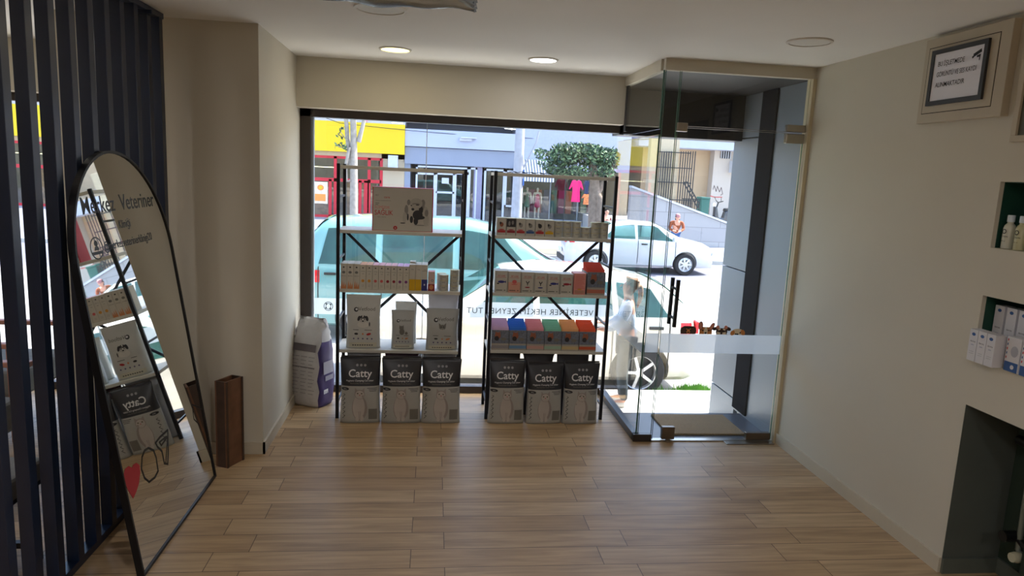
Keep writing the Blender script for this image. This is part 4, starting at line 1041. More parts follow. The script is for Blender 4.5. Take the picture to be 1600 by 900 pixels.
# grass tufts at the verge
GRASS_AT = ((3.05, 7.75, .08), (3.2, 7.9, .08), (3.32, 8.0, .10), (2.75, 7.72, .07))
gm = mat('grass_green', (84, 138, 34), .8, var=.3)
mb = MB()
for k in range(1500):
    a = random.choice(GRASS_AT); x = random.gauss(a[0], a[2]); y = random.gauss(a[1], .09)
    z = roadz(y); h = random.uniform(.05, .13); d = Vector((random.uniform(-.05, .05), random.uniform(-.03, .03), h))
    p0 = Vector((x, y, z)); mb.add([p0 - Vector((.009, 0, 0)), p0 + Vector((.009, 0, 0)), p0 + d], [(0, 1, 2)], gm)
tag(mb.build('grass'), 'bright green grass growing at the kerb behind the white car', 'grass', kind='stuff')

# ------------------------------------------------------------------ vehicles
tyre = mat('tyre_rubber', (34, 34, 36), .85, var=.1); rimm = mat('wheel_rim', (196, 198, 200), .3, metal=.6); hubd = mat('wheel_gap', (40, 42, 46), .7)
carglass = glass_mat('car_glass', (.38, .52, .50), 1.3); seatd = mat('car_seat', (112, 148, 142), .8, var=.45, scale=2.2)
lampr = mat('tail_lamp', (206, 26, 40), .25); lampw = mat('head_lamp', (226, 232, 238), .15); trimd = mat('car_black_trim', (26, 28, 32), .5); platem = mat('number_plate', (230, 230, 230), .5)
def interp(pts, x):
    for (a, va), (b, vb) in zip(pts, pts[1:]):
        if x <= b:
            t = max(0, (x - a) / (b - a)) if b > a else 0
            return va + (vb - va) * (t * t * (3 - 2 * t) * .35 + t * .65)
    return pts[-1][1]
def wheel(parent, x, y, r, side, spokes=7, cap=False):
    w = thing_part('wheel', parent, (x, y, r))
    mb = MB(); hw = .10
    mb.lathe([(r * .64, -hw), (r * .93, -hw), (r, -hw * .6), (r, hw * .6), (r * .93, hw), (r * .64, hw)], (0, 0, 0), tyre, 'y', 36, cap=False)
    t_ = mb.build('tyre', w, smooth=40)
    mb = MB(); s = side
    mb.lathe([(r * .655, s * hw * .95), (r * .62, s * hw * .9), (r * .60, s * hw * .35)], (0, 0, 0), rimm, 'y', 36, cap=False)
    mb.lathe([(r * .62, s * hw * .2), (r * .62, s * hw * .22)], (0, 0, 0), rimm if cap else hubd, 'y', 30)
    for k in range(spokes):
        t = 2 * PI * k / spokes
        mb.bar((r * .1 * math.cos(t), s * hw * .8, r * .1 * math.sin(t)), (r * .62 * math.cos(t), s * hw * .75, r * .62 * math.sin(t)), .05 if cap else .035, .02, rimm, up=(0, 1, 0))
    mb.lathe([(r * .17, s * hw * .6), (r * .15, s * hw * .9)], (0, 0, 0), rimm, 'y', 18)
    if cap:
        mb.lathe([(r * .62, s * hw * .6), (r * .45, s * hw * .72)], (0, 0, 0), rimm, 'y', 30, cap=False)
    mb.build('rim', w, smooth=40)
def thing_part(name, parent, loc):
    o = bpy.data.objects.new(name, None); SC.collection.objects.link(o); o.parent = parent; o.location = loc; o.empty_display_size = .05; return o
def car(label, loc, rz, paint, L, Wd, H, top, belt, plan, sides, wx, wr, windows, spokes=7, cap=False, cat='car', name='car', lamp=(-.24, -.06)):
    """x from the rear bumper to the nose; sides: belt-to-roof window stretches; windows: ((x0,x1) rear, (x0,x1) front)"""
    t = thing(name, label, cat, loc, rz)
    zb = .20
    def sec(x):
        w = interp(plan, x) * Wd / 2; bz = interp(belt, x); tz = interp(top, x); g = max(.02, tz - bz)
        ty = w * .95 - .22 * min(1, g / .5); r = []
        r += [(0, zb), (w * .86, zb), (w * .95, zb + .06), (w * .985, zb + .20), (w, bz * .62), (w * .985, bz - .10), (w * .955, bz)]
        for f in (.25, .5, .75, .92): r.append((w * .955 + (ty - w * .955) * f, bz + g * .90 * f))
        r += [(ty - .03, bz + g * .92), (ty - .11, bz + g * .985), (ty * .5, bz + g * .998 + .005), (0, bz + g + .008)]
        return r
    xs = [L * (i / 60) for i in range(61)]; xs[0] = 0.0
    N = None; vs = []; fs = []
    for x in xs:
        s = sec(x); ring_ = [(x, y, z) for y, z in s] + [(x, -y, z) for y, z in s[1:-1][::-1]]
        N = len(ring_); vs += ring_
    for i in range(60):
        for k in range(N): fs.append((i * N + k, i * N + (k + 1) % N, (i + 1) * N + (k + 1) % N, (i + 1) * N + k))
    fs += [tuple(range(N))[::-1], tuple(range(60 * N, 61 * N))]
    body = MB().add(vs, fs, paint).build('body', t)
    for x in wx:
        for s in (-1, 1):
            c = MB().lathe([(wr * 1.16, -.18), (wr * 1.16, .18)], (x, s * (Wd / 2 - .06), wr * 1.02), hubd, 'y', 32).build('cut')
            c.parent = t; bpy.context.view_layer.update()
            bo = body.modifiers.new('b', 'BOOLEAN'); bo.operation = 'DIFFERENCE'; bo.object = c; bo.solver = 'EXACT'
            bake(body); bpy.data.objects.remove(c, do_unlink=True)
    body.data.polygons.foreach_set('use_smooth', [True] * len(body.data.polygons)); body.data.set_sharp_from_angle(angle=math.radians(38))
    def sp(x, f, side, l=.006):
        w = interp(plan, x) * Wd / 2; bz = interp(belt, x); tz = interp(top, x); g = max(.02, tz - bz); ty = w * .95 - .22 * min(1, g / .5)
        return (x, side * (w * .955 + (ty - w * .955) * f + l), bz + g * .90 * f)
    for s in (-1, 1):
        for (a, b_, a2, b2) in sides:       # bottom x from..to, top x from..to
            m_ = MB(); K = 10; q = []
            for j in range(7):
                f = .06 + .84 * j / 6
                for i in range(K + 1):
                    lo = a + (a2 - a) * j / 6; hi = b_ + (b2 - b_) * j / 6; q.append(sp(lo + (hi - lo) * i / K, f, s))
            m_.add(q, [(j * (K + 1) + i, j * (K + 1) + i + 1, (j + 1) * (K + 1) + i + 1, (j + 1) * (K + 1) + i) for j in range(6) for i in range(K)], carglass)
            m_.add([(x, y - s * .003, z) for x, y, z in q], [(j * (K + 1) + i, j * (K + 1) + i + 1, (j + 1) * (K + 1) + i + 1, (j + 1) * (K + 1) + i) for j in range(6) for i in range(K)], seatd)
            m_.build('side_window', t, smooth=60)
    for nm_, (a, b_) in zip(('rear_window', 'windscreen'), windows):
        m_ = MB(); q = []; K = 10
        for j in range(K + 1):
            x = a + (b_ - a) * j / K; w = interp(plan, x) * Wd / 2; bz = interp(belt, x); tz = interp(top, x); g = max(.02, tz - bz); ty = (w * .95 - .22 * min(1, g / .5)) - .10
            for i in range(9): u = -1 + 2 * i / 8; q.append((x + (.012 if nm_ == 'windscreen' else -.012), u * ty, tz + .022 - .02 * u * u))
        F = [(j * 9 + i, j * 9 + i + 1, (j + 1) * 9 + i + 1, (j + 1) * 9 + i) for j in range(K) for i in range(8)]
        m_.add(q, F, carglass).add([(x, y, z - .006) for x, y, z in q], F, seatd); m_.build(nm_, t, smooth=60)
    for i, x in enumerate(wx):
        for s in (-1, 1): wheel(t, x, s * (Wd / 2 - .115), wr, s, spokes, cap)
    hw = interp(plan, .1) * Wd / 2
    def surf(x, z, s):      # body side surface
        p_ = sec(x); 
        for (y0, z0), (y1, z1) in zip(p_, p_[1:]):
            if z0 <= z <= z1 and z1 > z0: return (x, s * (y0 + (y1 - y0) * (z - z0) / (z1 - z0) + .006), z)
        return (x, s * p_[-1][0], z)
    for s in (-1, 1):
        bzr = interp(belt, .12)
        m_ = MB(); q = [surf(x, z, s) for z in (bzr + lamp[0], bzr + (lamp[0] + lamp[1]) / 2, bzr + lamp[1]) for x in (.02, .12, .24)]
        m_.add(q, [(0, 1, 4, 3), (1, 2, 5, 4), (3, 4, 7, 6), (4, 5, 8, 7)], lampr).box(-.012, .02, min(s * hw * .62, s * hw * .93), max(s * hw * .62, s * hw * .93), bzr + lamp[0], bzr + lamp[1], lampr); m_.build('tail_lamp', t)
        bzf = interp(belt, L - .35); m_ = MB(); q = [surf(x, z, s) for z in (bzf - .20, bzf - .14, bzf - .07) for x in (L - .42, L - .25, L - .06)]
        m_.add(q, [(0, 1, 4, 3), (1, 2, 5, 4), (3, 4, 7, 6), (4, 5, 8, 7)], lampw).box(L - .03, L + .008, min(s * .35, s * .62), max(s * .35, s * .62), bzf - .26, bzf - .15, lampw); m_.build('head_lamp', t)
        mx = sides[-1][1] - .12
        p_ = sp(mx, .12, s, .02); MB().add([(p_[0] + dx, p_[1] + s * dy, p_[2] + dz) for dx in (-.05, .08) for dy in (.02, .19) for dz in (-.01, .13)], [(0, 1, 3, 2), (4, 5, 7, 6), (0, 1, 5, 4), (2, 3, 7, 6), (0, 2, 6, 4), (1, 3, 7, 5)], paint).build('wing_mirror', t, bevel=.02)
        m_ = MB()
        for (a, b_, a2, b2) in sides:
            x = a + .10; q = surf(x, interp(belt, x) - .10, s); m_.box(x - .01, x + .16, min(q[1], q[1] + s * .025), max(q[1], q[1] + s * .025), q[2] - .02, q[2] + .015, trimd)
        m_.build('door_handle', t)
        m_ = MB()
        for x in sorted(set([a for a, *_ in sides] + [sides[-1][1] - .05])):
            pts = [surf(x, z, s) for z in [zb + .1, zb + .25, interp(belt, x) * .62, interp(belt, x) - .1, interp(belt, x) - .005]]
            for p0, p1 in zip(pts, pts[1:]): m_.bar(p0, p1, .012, .006, trimd)
        m_.build('door_line', t)
    MB().box(-.02, .06, -hw * .75, hw * .75, zb + .06, zb + .22, trimd).build('rear_bumper_trim', t, bevel=.02)
    MB().box(L - .05, L + .015, -hw * .6, hw * .6, zb + .05, zb + .20, trimd).build('grille', t, bevel=.02)
    MB().box(-.028, -.018, -.26, .26, .50, .61, platem).build('number_plate', t)
    return t
whitep_ = mat('paint_white', (206, 206, 208), .25, coat=1, var=.01); whitep2 = mat('paint_offwhite', (206, 198, 184), .25, coat=1, var=.01); bluep = mat('paint_pale_teal', (112, 160, 160), .25, coat=1, var=.01)
# near hatchback, nose to the left
L = 4.15
car('white hatchback parked nose-left right outside the shop window', (3.22, 8.66, -.885), PI, whitep2, L, 1.72, 1.50,
    [(0, .92), (.08, 1.08), (.45, 1.36), (1.0, 1.47), (1.8, 1.50), (2.3, 1.44), (3.05, 1.04), (3.6, .96), (3.95, .86), (4.15, .66)],
    [(0, .80), (.1, .98), (1.2, .96), (3.0, .93), (3.6, .86), (3.95, .78), (4.15, .58)],
    [(0, .80), (.12, .92), (.5, .98), (2, 1), (3.3, .98), (3.8, .90), (4.02, .78), (4.15, .66)],
    [(.38, 1.0, .60, 1.02), (1.08, 1.95, 1.08, 1.95), (2.03, 2.95, 2.03, 2.42)], (.72, 3.32), .32, ((.08, .48), (2.36, 3.02)), 5, lamp=(-.19, -.05))
# the moving people carrier
L = 4.75
van = car('large pale teal people carrier driving past in the road', (at(474, 350, 10.5).x, 11.32, -.88), 0, bluep, L, 1.84, 1.86,
    [(0, 1.25), (.08, 1.60), (.30, 1.80), (1.0, 1.86), (2.4, 1.86), (2.9, 1.78), (3.85, 1.22), (4.35, 1.06), (4.6, .95), (4.75, .72)],
    [(0, 1.0), (.1, 1.12), (3.7, 1.08), (4.35, .98), (4.6, .86), (4.75, .62)],
    [(0, .88), (.12, .96), (.6, 1), (3.6, 1), (4.3, .94), (4.6, .82), (4.75, .7)],
    [(.22, 1.05, .34, 1.05), (1.15, 2.2, 1.15, 2.2), (2.3, 3.55, 2.3, 2.98)], (.85, 3.85), .33, ((.08, .34), (2.95, 3.82)), 6)
# sedan across the road
sdn = car('white sedan with plain wheel covers parked across the road', Vector((at(883, 400, 18.9).x, 19.62, -.88)), math.radians(-.5), whitep_, 4.3, 1.68, 1.46,
    [(0, .86), (.06, 1.02), (.75, 1.06), (1.35, 1.38), (1.9, 1.46), (2.5, 1.44), (3.3, 1.04), (3.9, .93), (4.15, .82), (4.3, .6)],
    [(0, .74), (.08, .96), (.8, .97), (3.2, .93), (3.9, .84), (4.15, .74), (4.3, .55)],
    [(0, .82), (.12, .92), (.6, .98), (3.3, .98), (3.9, .90), (4.15, .8), (4.3, .68)],
    [(1.02, 1.95, 1.40, 1.95), (2.03, 3.16, 2.03, 2.62)], (.85, 3.42), .31, ((.78, 1.32), (2.56, 3.26)), 7, True, lamp=(-.14, -.05))

# ------------------------------------------------------------------ people
def skin_mesh(name, pts, edges, radii, m, parent, root=0, sub=2):
    me = bpy.data.meshes.new(name); me.from_pydata([tuple(p) for p in pts], edges, []); me.materials.append(m)
    o = bpy.data.objects.new(name, me); SC.collection.objects.link(o)
    o.modifiers.new('skin', 'SKIN')
    for i, r in enumerate(radii):
        me.skin_vertices[0].data[i].radius = r if isinstance(r, tuple) else (r, r); me.skin_vertices[0].data[i].use_root = (i == root)
    s = o.modifiers.new('sub', 'SUBSURF'); s.levels = s.render_levels = sub
    bake(o); o.parent = parent
    o.data.polygons.foreach_set('use_smooth', [True] * len(o.data.polygons))
    return o
def person(label, loc, rz, H, J, skinm, shirt, trousers, hairm, shoes, ponytail=False, cap=None, group=None):
    """J: joint positions in units of standing height, facing +X"""
    t = thing('person', label, 'person', loc, rz, group)
    V = {k: Vector(v) * H for k, v in J.items()}
    k_ = H / 1.7
    order = ['pelvis', 'waist', 'chest', 'neck', 'chin', 'head', 'crown']
    rad = {'pelvis': (.115, .14), 'waist': (.10, .125), 'chest': (.11, .16), 'neck': .052, 'chin': .065, 'head': (.092, .078), 'crown': .06,
           'shoulder': .058, 'elbow': .042, 'wrist': .028, 'palm': (.02, .036), 'hip': .088, 'knee': .058, 'ankle': .042, 'toe': .04}
    names = list(order); edges = [(i, i + 1) for i in range(6)]
    for s in ('l', 'r'):
        b = len(names); names += [s + n_ for n_ in ('shoulder', 'elbow', 'wrist', 'palm')]; edges += [(2, b), (b, b + 1), (b + 1, b + 2), (b + 2, b + 3)]
        pal, wr_ = V[s + 'palm'], V[s + 'wrist']; d = (pal - wr_).normalized(); sd_ = d.cross(Vector((1, 0, 0)) if abs(d.x) < .8 else Vector((0, 0, 1))).normalized()
        for f in range(4):
            V[f'{s}f{f}'] = pal + d * (.055 + .008 * (f in (1, 2))) * k_ + sd_ * (f - 1.5) * .020 * k_; names.append(f'{s}f{f}'); rad[f'f{f}'] = .0085
            V[f'{s}g{f}'] = V[f'{s}f{f}'] + (d * .03 + Vector((0, 0, -.012))) * k_; names.append(f'{s}g{f}'); rad[f'g{f}'] = .007
            edges += [(b + 3, len(names) - 2), (len(names) - 2, len(names) - 1)]
        V[f'{s}t'] = wr_ + d * .03 * k_ + sd_ * .045 * k_; names.append(f'{s}t'); rad['t'] = .010; edges.append((b + 2, len(names) - 1))
        b = len(names); names += [s + n_ for n_ in ('hip', 'knee', 'ankle', 'toe')]; edges += [(0, b), (b, b + 1), (b + 1, b + 2), (b + 2, b + 3)]
    def rr(n_):
        q = rad.get(n_, rad.get(n_[1:], .03)); return tuple(a * k_ for a in q) if isinstance(q, tuple) else q * k_
    skin_mesh('body', [V[n_] for n_ in names], edges, [rr(n_) for n_ in names], skinm, t)
    # clothes a little outside the body
    cn = ['pelvis', 'waist', 'chest']; ce = [(0, 1), (1, 2)]
    for s in 'lr': b = len(cn); cn += [s + 'shoulder', s + 'elbow', s + 'wrist']; ce += [(2, b), (b, b + 1), (b + 1, b + 2)]
    skin_mesh('shirt', [V[n_] for n_ in cn], ce, [tuple(a + .016 * k_ for a in (rr(n_) if isinstance(rr(n_), tuple) else (rr(n_),) * 2)) for n_ in cn], shirt, t)
    cn = ['pelvis']; ce = []
    for s in 'lr': b = len(cn); cn += [s + 'hip', s + 'knee', s + 'ankle']; ce += [(0, b), (b, b + 1), (b + 1, b + 2)]
    skin_mesh('trousers', [V[n_] for n_ in cn], ce, [tuple(a + .014 * k_ for a in (rr(n_) if isinstance(rr(n_), tuple) else (rr(n_),) * 2)) for n_ in cn], trousers, t)
    for s in 'lr':
        a, b_ = V[s + 'ankle'], V[s + 'toe']; skin_mesh('shoe', [a + Vector((-.03, 0, -.03)) * k_, (a + b_) / 2 + Vector((0, 0, -.02)) * k_, b_ + Vector((.02, 0, 0)) * k_], [(0, 1), (1, 2)], [.05 * k_, .052 * k_, .04 * k_], shoes, t)
    # head: hair cap, ears, nose, eyes, mouth
    hd, cr = V['head'], V['crown']; up = (cr - V['chin']).normalized(); fwd = Vector(J['face']).normalized(); fwd = (fwd - up * fwd.dot(up)).normalized(); sd_ = up.cross(fwd)
    def hp_(a, b_, c): return hd + (fwd * a + sd_ * b_ + up * c) * k_
    sk2 = MB()
    sk2.add([hp_(.088, -.012, -.01), hp_(.088, .012, -.01), hp_(.115, 0, -.018), hp_(.092, 0, .025)], [(0, 1, 2), (0, 2, 3), (1, 2, 3), (0, 1, 3)], skinm)
    for s in (-1, 1): sk2.tube([hp_(-.005, s * .078, .02), hp_(-.01, s * .092, .0), hp_(-.002, s * .082, -.025)], .012 * k_, skinm)
    sk2.build('face_details', t, smooth=60)
    e_ = MB()
    for s in (-1, 1): e_.lathe([(.001, -.006 * k_), (.011 * k_, 0), (.001, .006 * k_)], tuple(hp_(.086, s * .03, .012)), mat('eye_dark', (30, 24, 22), .3), 'x', 10)
    e_.bar(hp_(.088, -.02, -.042), hp_(.088, .02, -.042), .008 * k_, .006 * k_, mat('lips', (170, 90, 84), .5)); e_.build('eyes_and_mouth', t)
    hv = [hp_(-.02, 0, .02), hp_(-.03, 0, .07), hp_(.03, 0, .085), hp_(-.075, 0, -.02)]; he = [(0, 1), (1, 2), (0, 3)]; hr = [(.085 * k_, .092 * k_), (.085 * k_,) * 2, (.05 * k_, .065 * k_), (.055 * k_, .065 * k_)]
    if cap: skin_mesh('cap', [hp_(-.01, 0, .055), hp_(.0, 0, .10), hp_(.10, 0, .055)], [(0, 1), (0, 2)], [(.095 * k_,) * 2, (.06 * k_,) * 2, (.012 * k_, .05 * k_)], cap, t)
    skin_mesh('hair', hv, he, hr, hairm, t)
    if ponytail:
        skin_mesh('ponytail', [hp_(-.09, 0, .05), hp_(-.15, 0, .02), hp_(-.17, 0, -.12), hp_(-.15, 0, -.26)], [(0, 1), (1, 2), (2, 3)], [.028 * k_, .042 * k_, .034 * k_, .010 * k_], hairm, t)
    return t
STAND = dict(pelvis=(0, 0, .53), waist=(.005, 0, .62), chest=(.0, 0, .75), neck=(.0, 0, .835), chin=(.012, 0, .875), head=(.012, 0, .925), crown=(.005, 0, .965), face=(1, 0, 0),
             lshoulder=(0, .105, .80), lelbow=(-.02, .135, .63), lwrist=(.03, .135, .49), lpalm=(.045, .13, .455), rshoulder=(0, -.105, .80), relbow=(-.02, -.135, .63), rwrist=(.03, -.135, .49), rpalm=(.045, -.13, .455),
             lhip=(0, .055, .50), lknee=(.015, .06, .28), lankle=(-.01, .06, .05), ltoe=(.09, .065, .022), rhip=(0, -.055, .50), rknee=(.02, -.06, .28), rankle=(.0, -.06, .05), rtoe=(.10, -.065, .022))
def pose(**k): d = dict(STAND); d.update(k); return d
skn = mat('skin_light', (224, 164, 138), .55); hairb = mat('hair_light_brown', (150, 112, 78), .6, var=.25, scale=40); hairk = mat('hair_dark', (40, 34, 32), .6, var=.2)
person('child with a long brown ponytail standing outside by the glass porch', (1.66, 5.62, -.215), PI * .93, 1.12,
       pose(lelbow=(.06, .13, .66), lwrist=(.15, .08, .60), lpalm=(.185, .07, .60), relbow=(.05, -.13, .66), rwrist=(.16, -.07, .63), rpalm=(.19, -.06, .63)),
       skn, mat('shirt_pale_blue', (176, 192, 214), .8, var=.15), mat('trousers_dark', (58, 70, 78), .8), hairb, mat('shoes_white', (230, 228, 224), .5), ponytail=True)
person('man in an orange jacket and pink cap behind the white sedan', Vector((*at(1056, 360, 22.6).xy, -.76)), -PI / 2 - .2, 1.46,
       pose(chest=(.05, 0, .74), neck=(.10, 0, .82), chin=(.13, 0, .855), head=(.14, 0, .90), crown=(.13, 0, .94), lshoulder=(.06, .125, .79), rshoulder=(.06, -.125, .79), lelbow=(.08, .16, .64), relbow=(.08, -.16, .64), lwrist=(.19, .08, .60), rwrist=(.19, -.08, .60), lpalm=(.22, .06, .60), rpalm=(.22, -.06, .60)),
       skn, mat('jacket_orange', (150, 78, 46), .8, var=.12), mat('trousers_blue', (70, 100, 150), .8), hairk, trimd, cap=mat('cap_pink', (180, 120, 122), .7))
person('dark-haired person in dark red beyond the sedan by the tree', Vector((*at(947, 345, 24).xy, -.76)), -PI / 2 + .3, 1.45, pose(), skn, mat('shirt_dark_red', (110, 50, 60), .8), trimd, hairk, trimd)

# ------------------------------------------------------------------ trees, pole, cables
barkp = mat('bark_pale', (160, 150, 140), .9, var=.18, scale=9, bump=.4); barkb = mat('bark_brown', (126, 110, 98), .9, var=.25, scale=9, bump=.4)
leafm = [mat('leaf_green', (66, 92, 66), .6, var=.3, scale=3), mat('leaf_light', (98, 124, 86), .6, var=.3, scale=3), mat('leaf_deep', (42, 66, 52), .6, var=.3, scale=3)]
def leaves(mb, c, r, n, size):
    for _ in range(n):
        while True:
            p = Vector([random.uniform(-1, 1) for _ in range(3)])
            if .25 < p.length < 1: break
        p = Vector((p.x * r[0], p.y * r[1], p.z * r[2])) + Vector(c)
        a = Vector([random.gauss(0, 1) for _ in range(3)]).normalized(); b_ = a.cross(Vector([random.gauss(0, 1) for _ in range(3)])).normalized(); s = size * random.uniform(.6, 1.3)
        mb.add([p - a * s, p - b_ * s * .45, p + a * s, p + b_ * s * .45], [(0, 1, 2, 3)], random.choice(leafm))
t1 = thing('street_tree', 'pale-barked street tree with bare branching trunks before the yellow sign', 'tree', Vector((*at(553, 340, 22).xy, -.76)))
o1 = t1.location
def rel(x, y, Y, o): return at(x, y, Y) - o
MB().tube([(0, 0, 0), rel(553, 300, 22, o1), rel(553, 250, 22, o1), rel(552, 190, 22, o1), rel(548, 120, 22, o1)], [.13, .12, .11, .09, .06], barkp, 10).tube([rel(560, 222, 22, o1), rel(566, 200, 22, o1), rel(572, 175, 22, o1), rel(585, 120, 22, o1)], [.08, .06, .05, .03], barkp).tube([rel(548, 262, 22, o1), rel(543, 215, 22.1, o1), rel(541, 190, 22, o1), rel(532, 130, 22, o1)], [.06, .07, .06, .04], barkp).tube([rel(550, 282, 22, o1), rel(541, 283, 21.9, o1), rel(540, 260, 21.9, o1), rel(546, 230, 21.9, o1)], [.05, .05, .05, .05], barkp).build('trunk', t1, smooth=60)
mb = MB()
for q in ((530, 210), (534, 202), (538, 214), (528, 228), (535, 227), (541, 231)): leaves(mb, rel(*q, 21.8, o1), (.12, .1, .08), 9, .06)
for q in ((540, 110), (570, 100), (600, 105), (520, 115)): leaves(mb, rel(*q, 22, o1), (1.0, .8, .6), 160, .09)
mb.tube([rel(543, 220, 22, o1), rel(532, 206, 21.8, o1)], .012, barkp).tube([rel(545, 236, 22, o1), rel(528, 228, 21.8, o1)], .012, barkp)
mb.build('foliage', t1)
t2 = thing('street_tree', 'leafy green street tree in front of the clothes shop', 'tree', Vector((*at(932, 350, 23).xy, -.76))); o2 = t2.location
MB().tube([(0, 0, 0), rel(930, 310, 23, o2), rel(929, 280, 23, o2), rel(926, 255, 23, o2), rel(920, 225, 23, o2)], [.26, .22, .16, .13, .08], barkb, 10).tube([rel(930, 305, 23, o2), rel(942, 285, 23, o2), rel(955, 265, 23, o2), rel(968, 240, 23, o2)], [.14, .12, .10, .06], barkb).tube([rel(931, 300, 22.9, o2), rel(938, 312, 22.8, o2), rel(937, 345, 22.8, o2)], [.1, .14, .16], barkb).build('trunk', t2, smooth=60)
mb = MB()
for (x, y, rx, rz_, n) in ((880, 245, 28, 15, 900), (920, 243, 34, 18, 1300), (950, 249, 18, 20, 800), (905, 232, 46, 9, 500), (868, 264, 16, 11, 300), (900, 268, 20, 10, 400), (940, 268, 22, 12, 420), (846, 240, 12, 9, 90), (853, 256, 12, 10, 60)):
    k_ = 23 / FPX; leaves(mb, rel(x, y, 23 + random.uniform(-.3, .3), o2), (rx * k_, .7, rz_ * k_), n, .075)
mb.build('foliage', t2)
def cable(a, b_, sag, label):
    pts = []
    for i in range(21):
        f = i / 20; p = a.lerp(b_, f); p.z -= sag * 4 * f * (1 - f); pts.append(p)
    tag(MB().tube(pts, .014, trimd, 5).build('overhead_cable'), label, 'cable', 'overhead street cables')
cable(at(380, 130, 35.3), at(530, 192, 34.4), .05, 'short slanting overhead cable at the left above the yellow sign')
cable(at(530, 192, 34.4), at(1230, 205, 35.9), .6, 'long overhead cable running across the whole street scene')
# the pale pole with a blue sign
pt = thing('utility_pole', 'pale concrete utility pole with small blue signs beside the striped awning', 'pole', Vector((*at(806, 350, 24).xy, -.76))); op = pt.location
cpole = mat('pole_concrete', (168, 168, 176), .8, var=.08)
MB().tube([(0, 0, 0), (0, 0, 6.5)], [.20, .13], cpole, 12).build('shaft', pt, smooth=60)
MB().tube([rel(818, 262, 24, op), rel(838, 222, 24, op), rel(842, 205, 24, op)], .03, cpole).build('stay', pt)
blues = mat('street_blue', (60, 110, 190), .5)
for yy in (270, 284): MB().box(.16, .20, -.12, .22, *(sorted((rel(815, yy - 5, 24, op).z, rel(815, yy + 6, 24, op).z))), blues).build('blue_sign', pt)

# ------------------------------------------------------------------ buildings opposite
FY = 35.0
ZG = -.76
def Q(z): return 1.7 + (z - 1.7) * FY / 30     # heights estimated for a facade at 30 m, moved to its true distance
def X(px, y=260, Y=FY): return at(px, y, Y).x
def Z(py, px=800, Y=FY): return at(px, py, Y).z
wal = mat('facade_cream', (190, 172, 146), .85, var=.04, scale=1); walg = mat('facade_grey', (138, 145, 162), .8, var=.04, scale=1); wall_l = mat('facade_lilac_white', (172, 178, 200), .8, var=.03, scale=1)
yelm = mat('sign_yellow', (226, 190, 0), .5, var=.01); redm = mat('frame_red', (196, 26, 46), .5, var=.05); shopg = glass_mat('shop_glass', (.86, .88, .88), 1.3)
intd = mat('shop_interior', (120, 116, 108), .9, var=.3, scale=2); whf = mat('frame_white', (190, 194, 204), .5); dgl = mat('shop_dark', (70, 74, 80), .8, var=.3, scale=2)
def bld(label, px): 
    o = thing('shop_building', label, 'building', (px, FY, ZG)); return o
def P_(mb, x0, x1, y0, y1, z0, z1, m, o):
    return mb.box(min(x0, x1) - o.x, max(x0, x1) - o.x, y0 - o.y, y1 - o.y, min(z0, z1) - o.z, max(z0, z1) - o.z, m)
# A: yellow sign shop
A_ = bld('corner shop with a broad yellow sign and red window frames', -3); o = A_.location
x1 = X(632); x0 = -24; 
m_ = MB(); P_(m_, x0, x1, FY + 2.5, FY + 9, ZG, 10, wal, o); P_(m_, x0, x1, FY, FY + 2.5, Z(246, 560), Z(232, 560), wal, o); P_(m_, X(596), x1, FY, FY + 2.5, ZG, Z(238, 620), wal, o); P_(m_, x0, x1, FY, FY + 2.5, Q(3.5), 10, mat('facade_upper', (190, 190, 204), .8, var=.05), o)
m_.build('wall', A_)
m_ = MB(); P_(m_, x0, x1, FY - .35, FY, Q(2.32), Q(3.53), yelm, o); m_.build('sign_board', A_)
m_ = MB(); P_(m_, x0, X(596), FY + 2.3, FY + 2.5, ZG, Z(246), intd, o)
for k in range(9): P_(m_, x0 + 2 + k * 2.2, x0 + 3.4 + k * 2.2, FY + 1.6, FY + 2.2, ZG, .9, mat('shop_goods', (170, 130, 90), .8, var=.5, scale=5), o)
m_.build('interior', A_)
mlamp = mat('tube_lamp', (255, 240, 190), .5, emit=2); m_ = MB(); P_(m_, x0, X(590), FY + 1.2, FY + 1.25, Z(262, 520), Z(261, 520), mlamp, o); m_.build('strip_lamp', A_)
m_ = MB(); zt, zm, zb_ = Z(245, 540), Z(281, 540), ZG
P_(m_, x0, X(596), FY - .02, FY + .08, zt - .10, zt + .02, redm, o); P_(m_, x0, X(596), FY - .02, FY + .08, zm - .10, zm + .06, redm, o); P_(m_, x0, X(596), FY - .02, FY + .08, zb_, zb_ + .12, redm, o)
for px in (516, 524, 563, 577, 596): P_(m_, X(px) - .07, X(px) + .07, FY - .02, FY + .08, zb_, zt if px in (524, 577, 596) else zm, redm, o)
for px in (573,): P_(m_, X(px) - .12, X(px) + .12, FY - .02, FY + .08, zb_, zm, redm, o)
for k in range(12): P_(m_, X(516) - 1.6 * k - 1.6 - .06, X(516) - 1.6 * k - 1.6 + .06, FY - .02, FY + .08, zb_, zt, redm, o)
m_.build('window_frame', A_)
m_ = MB(); P_(m_, x0, X(596), FY + .02, FY + .03, zb_, zt, shopg, o); m_.build('pane', A_)
m_ = MB(); P_(m_, X(490), X(512), FY - .01, FY + .01, Z(318, 500), Z(284, 500), mat('poster_cream', (238, 214, 190), .6, var=.15, scale=6), o); m_.build('poster', A_)
p = Print(lambda u, v, l: (u - o.x, FY - .012 - l - o.y, v - o.z), .002); p.poly(ell(X(501), Z(293, 500), .16, .14), mat('poster_orange', (240, 150, 70), .6)).poly(ell(X(501), Z(293, 500), .07, .07), yelm); p.poly(rect(X(492), X(509), Z(314, 500), Z(303, 500)), mat('poster_orange', (240, 150, 70), .6)); p.build('poster_printing', A_)
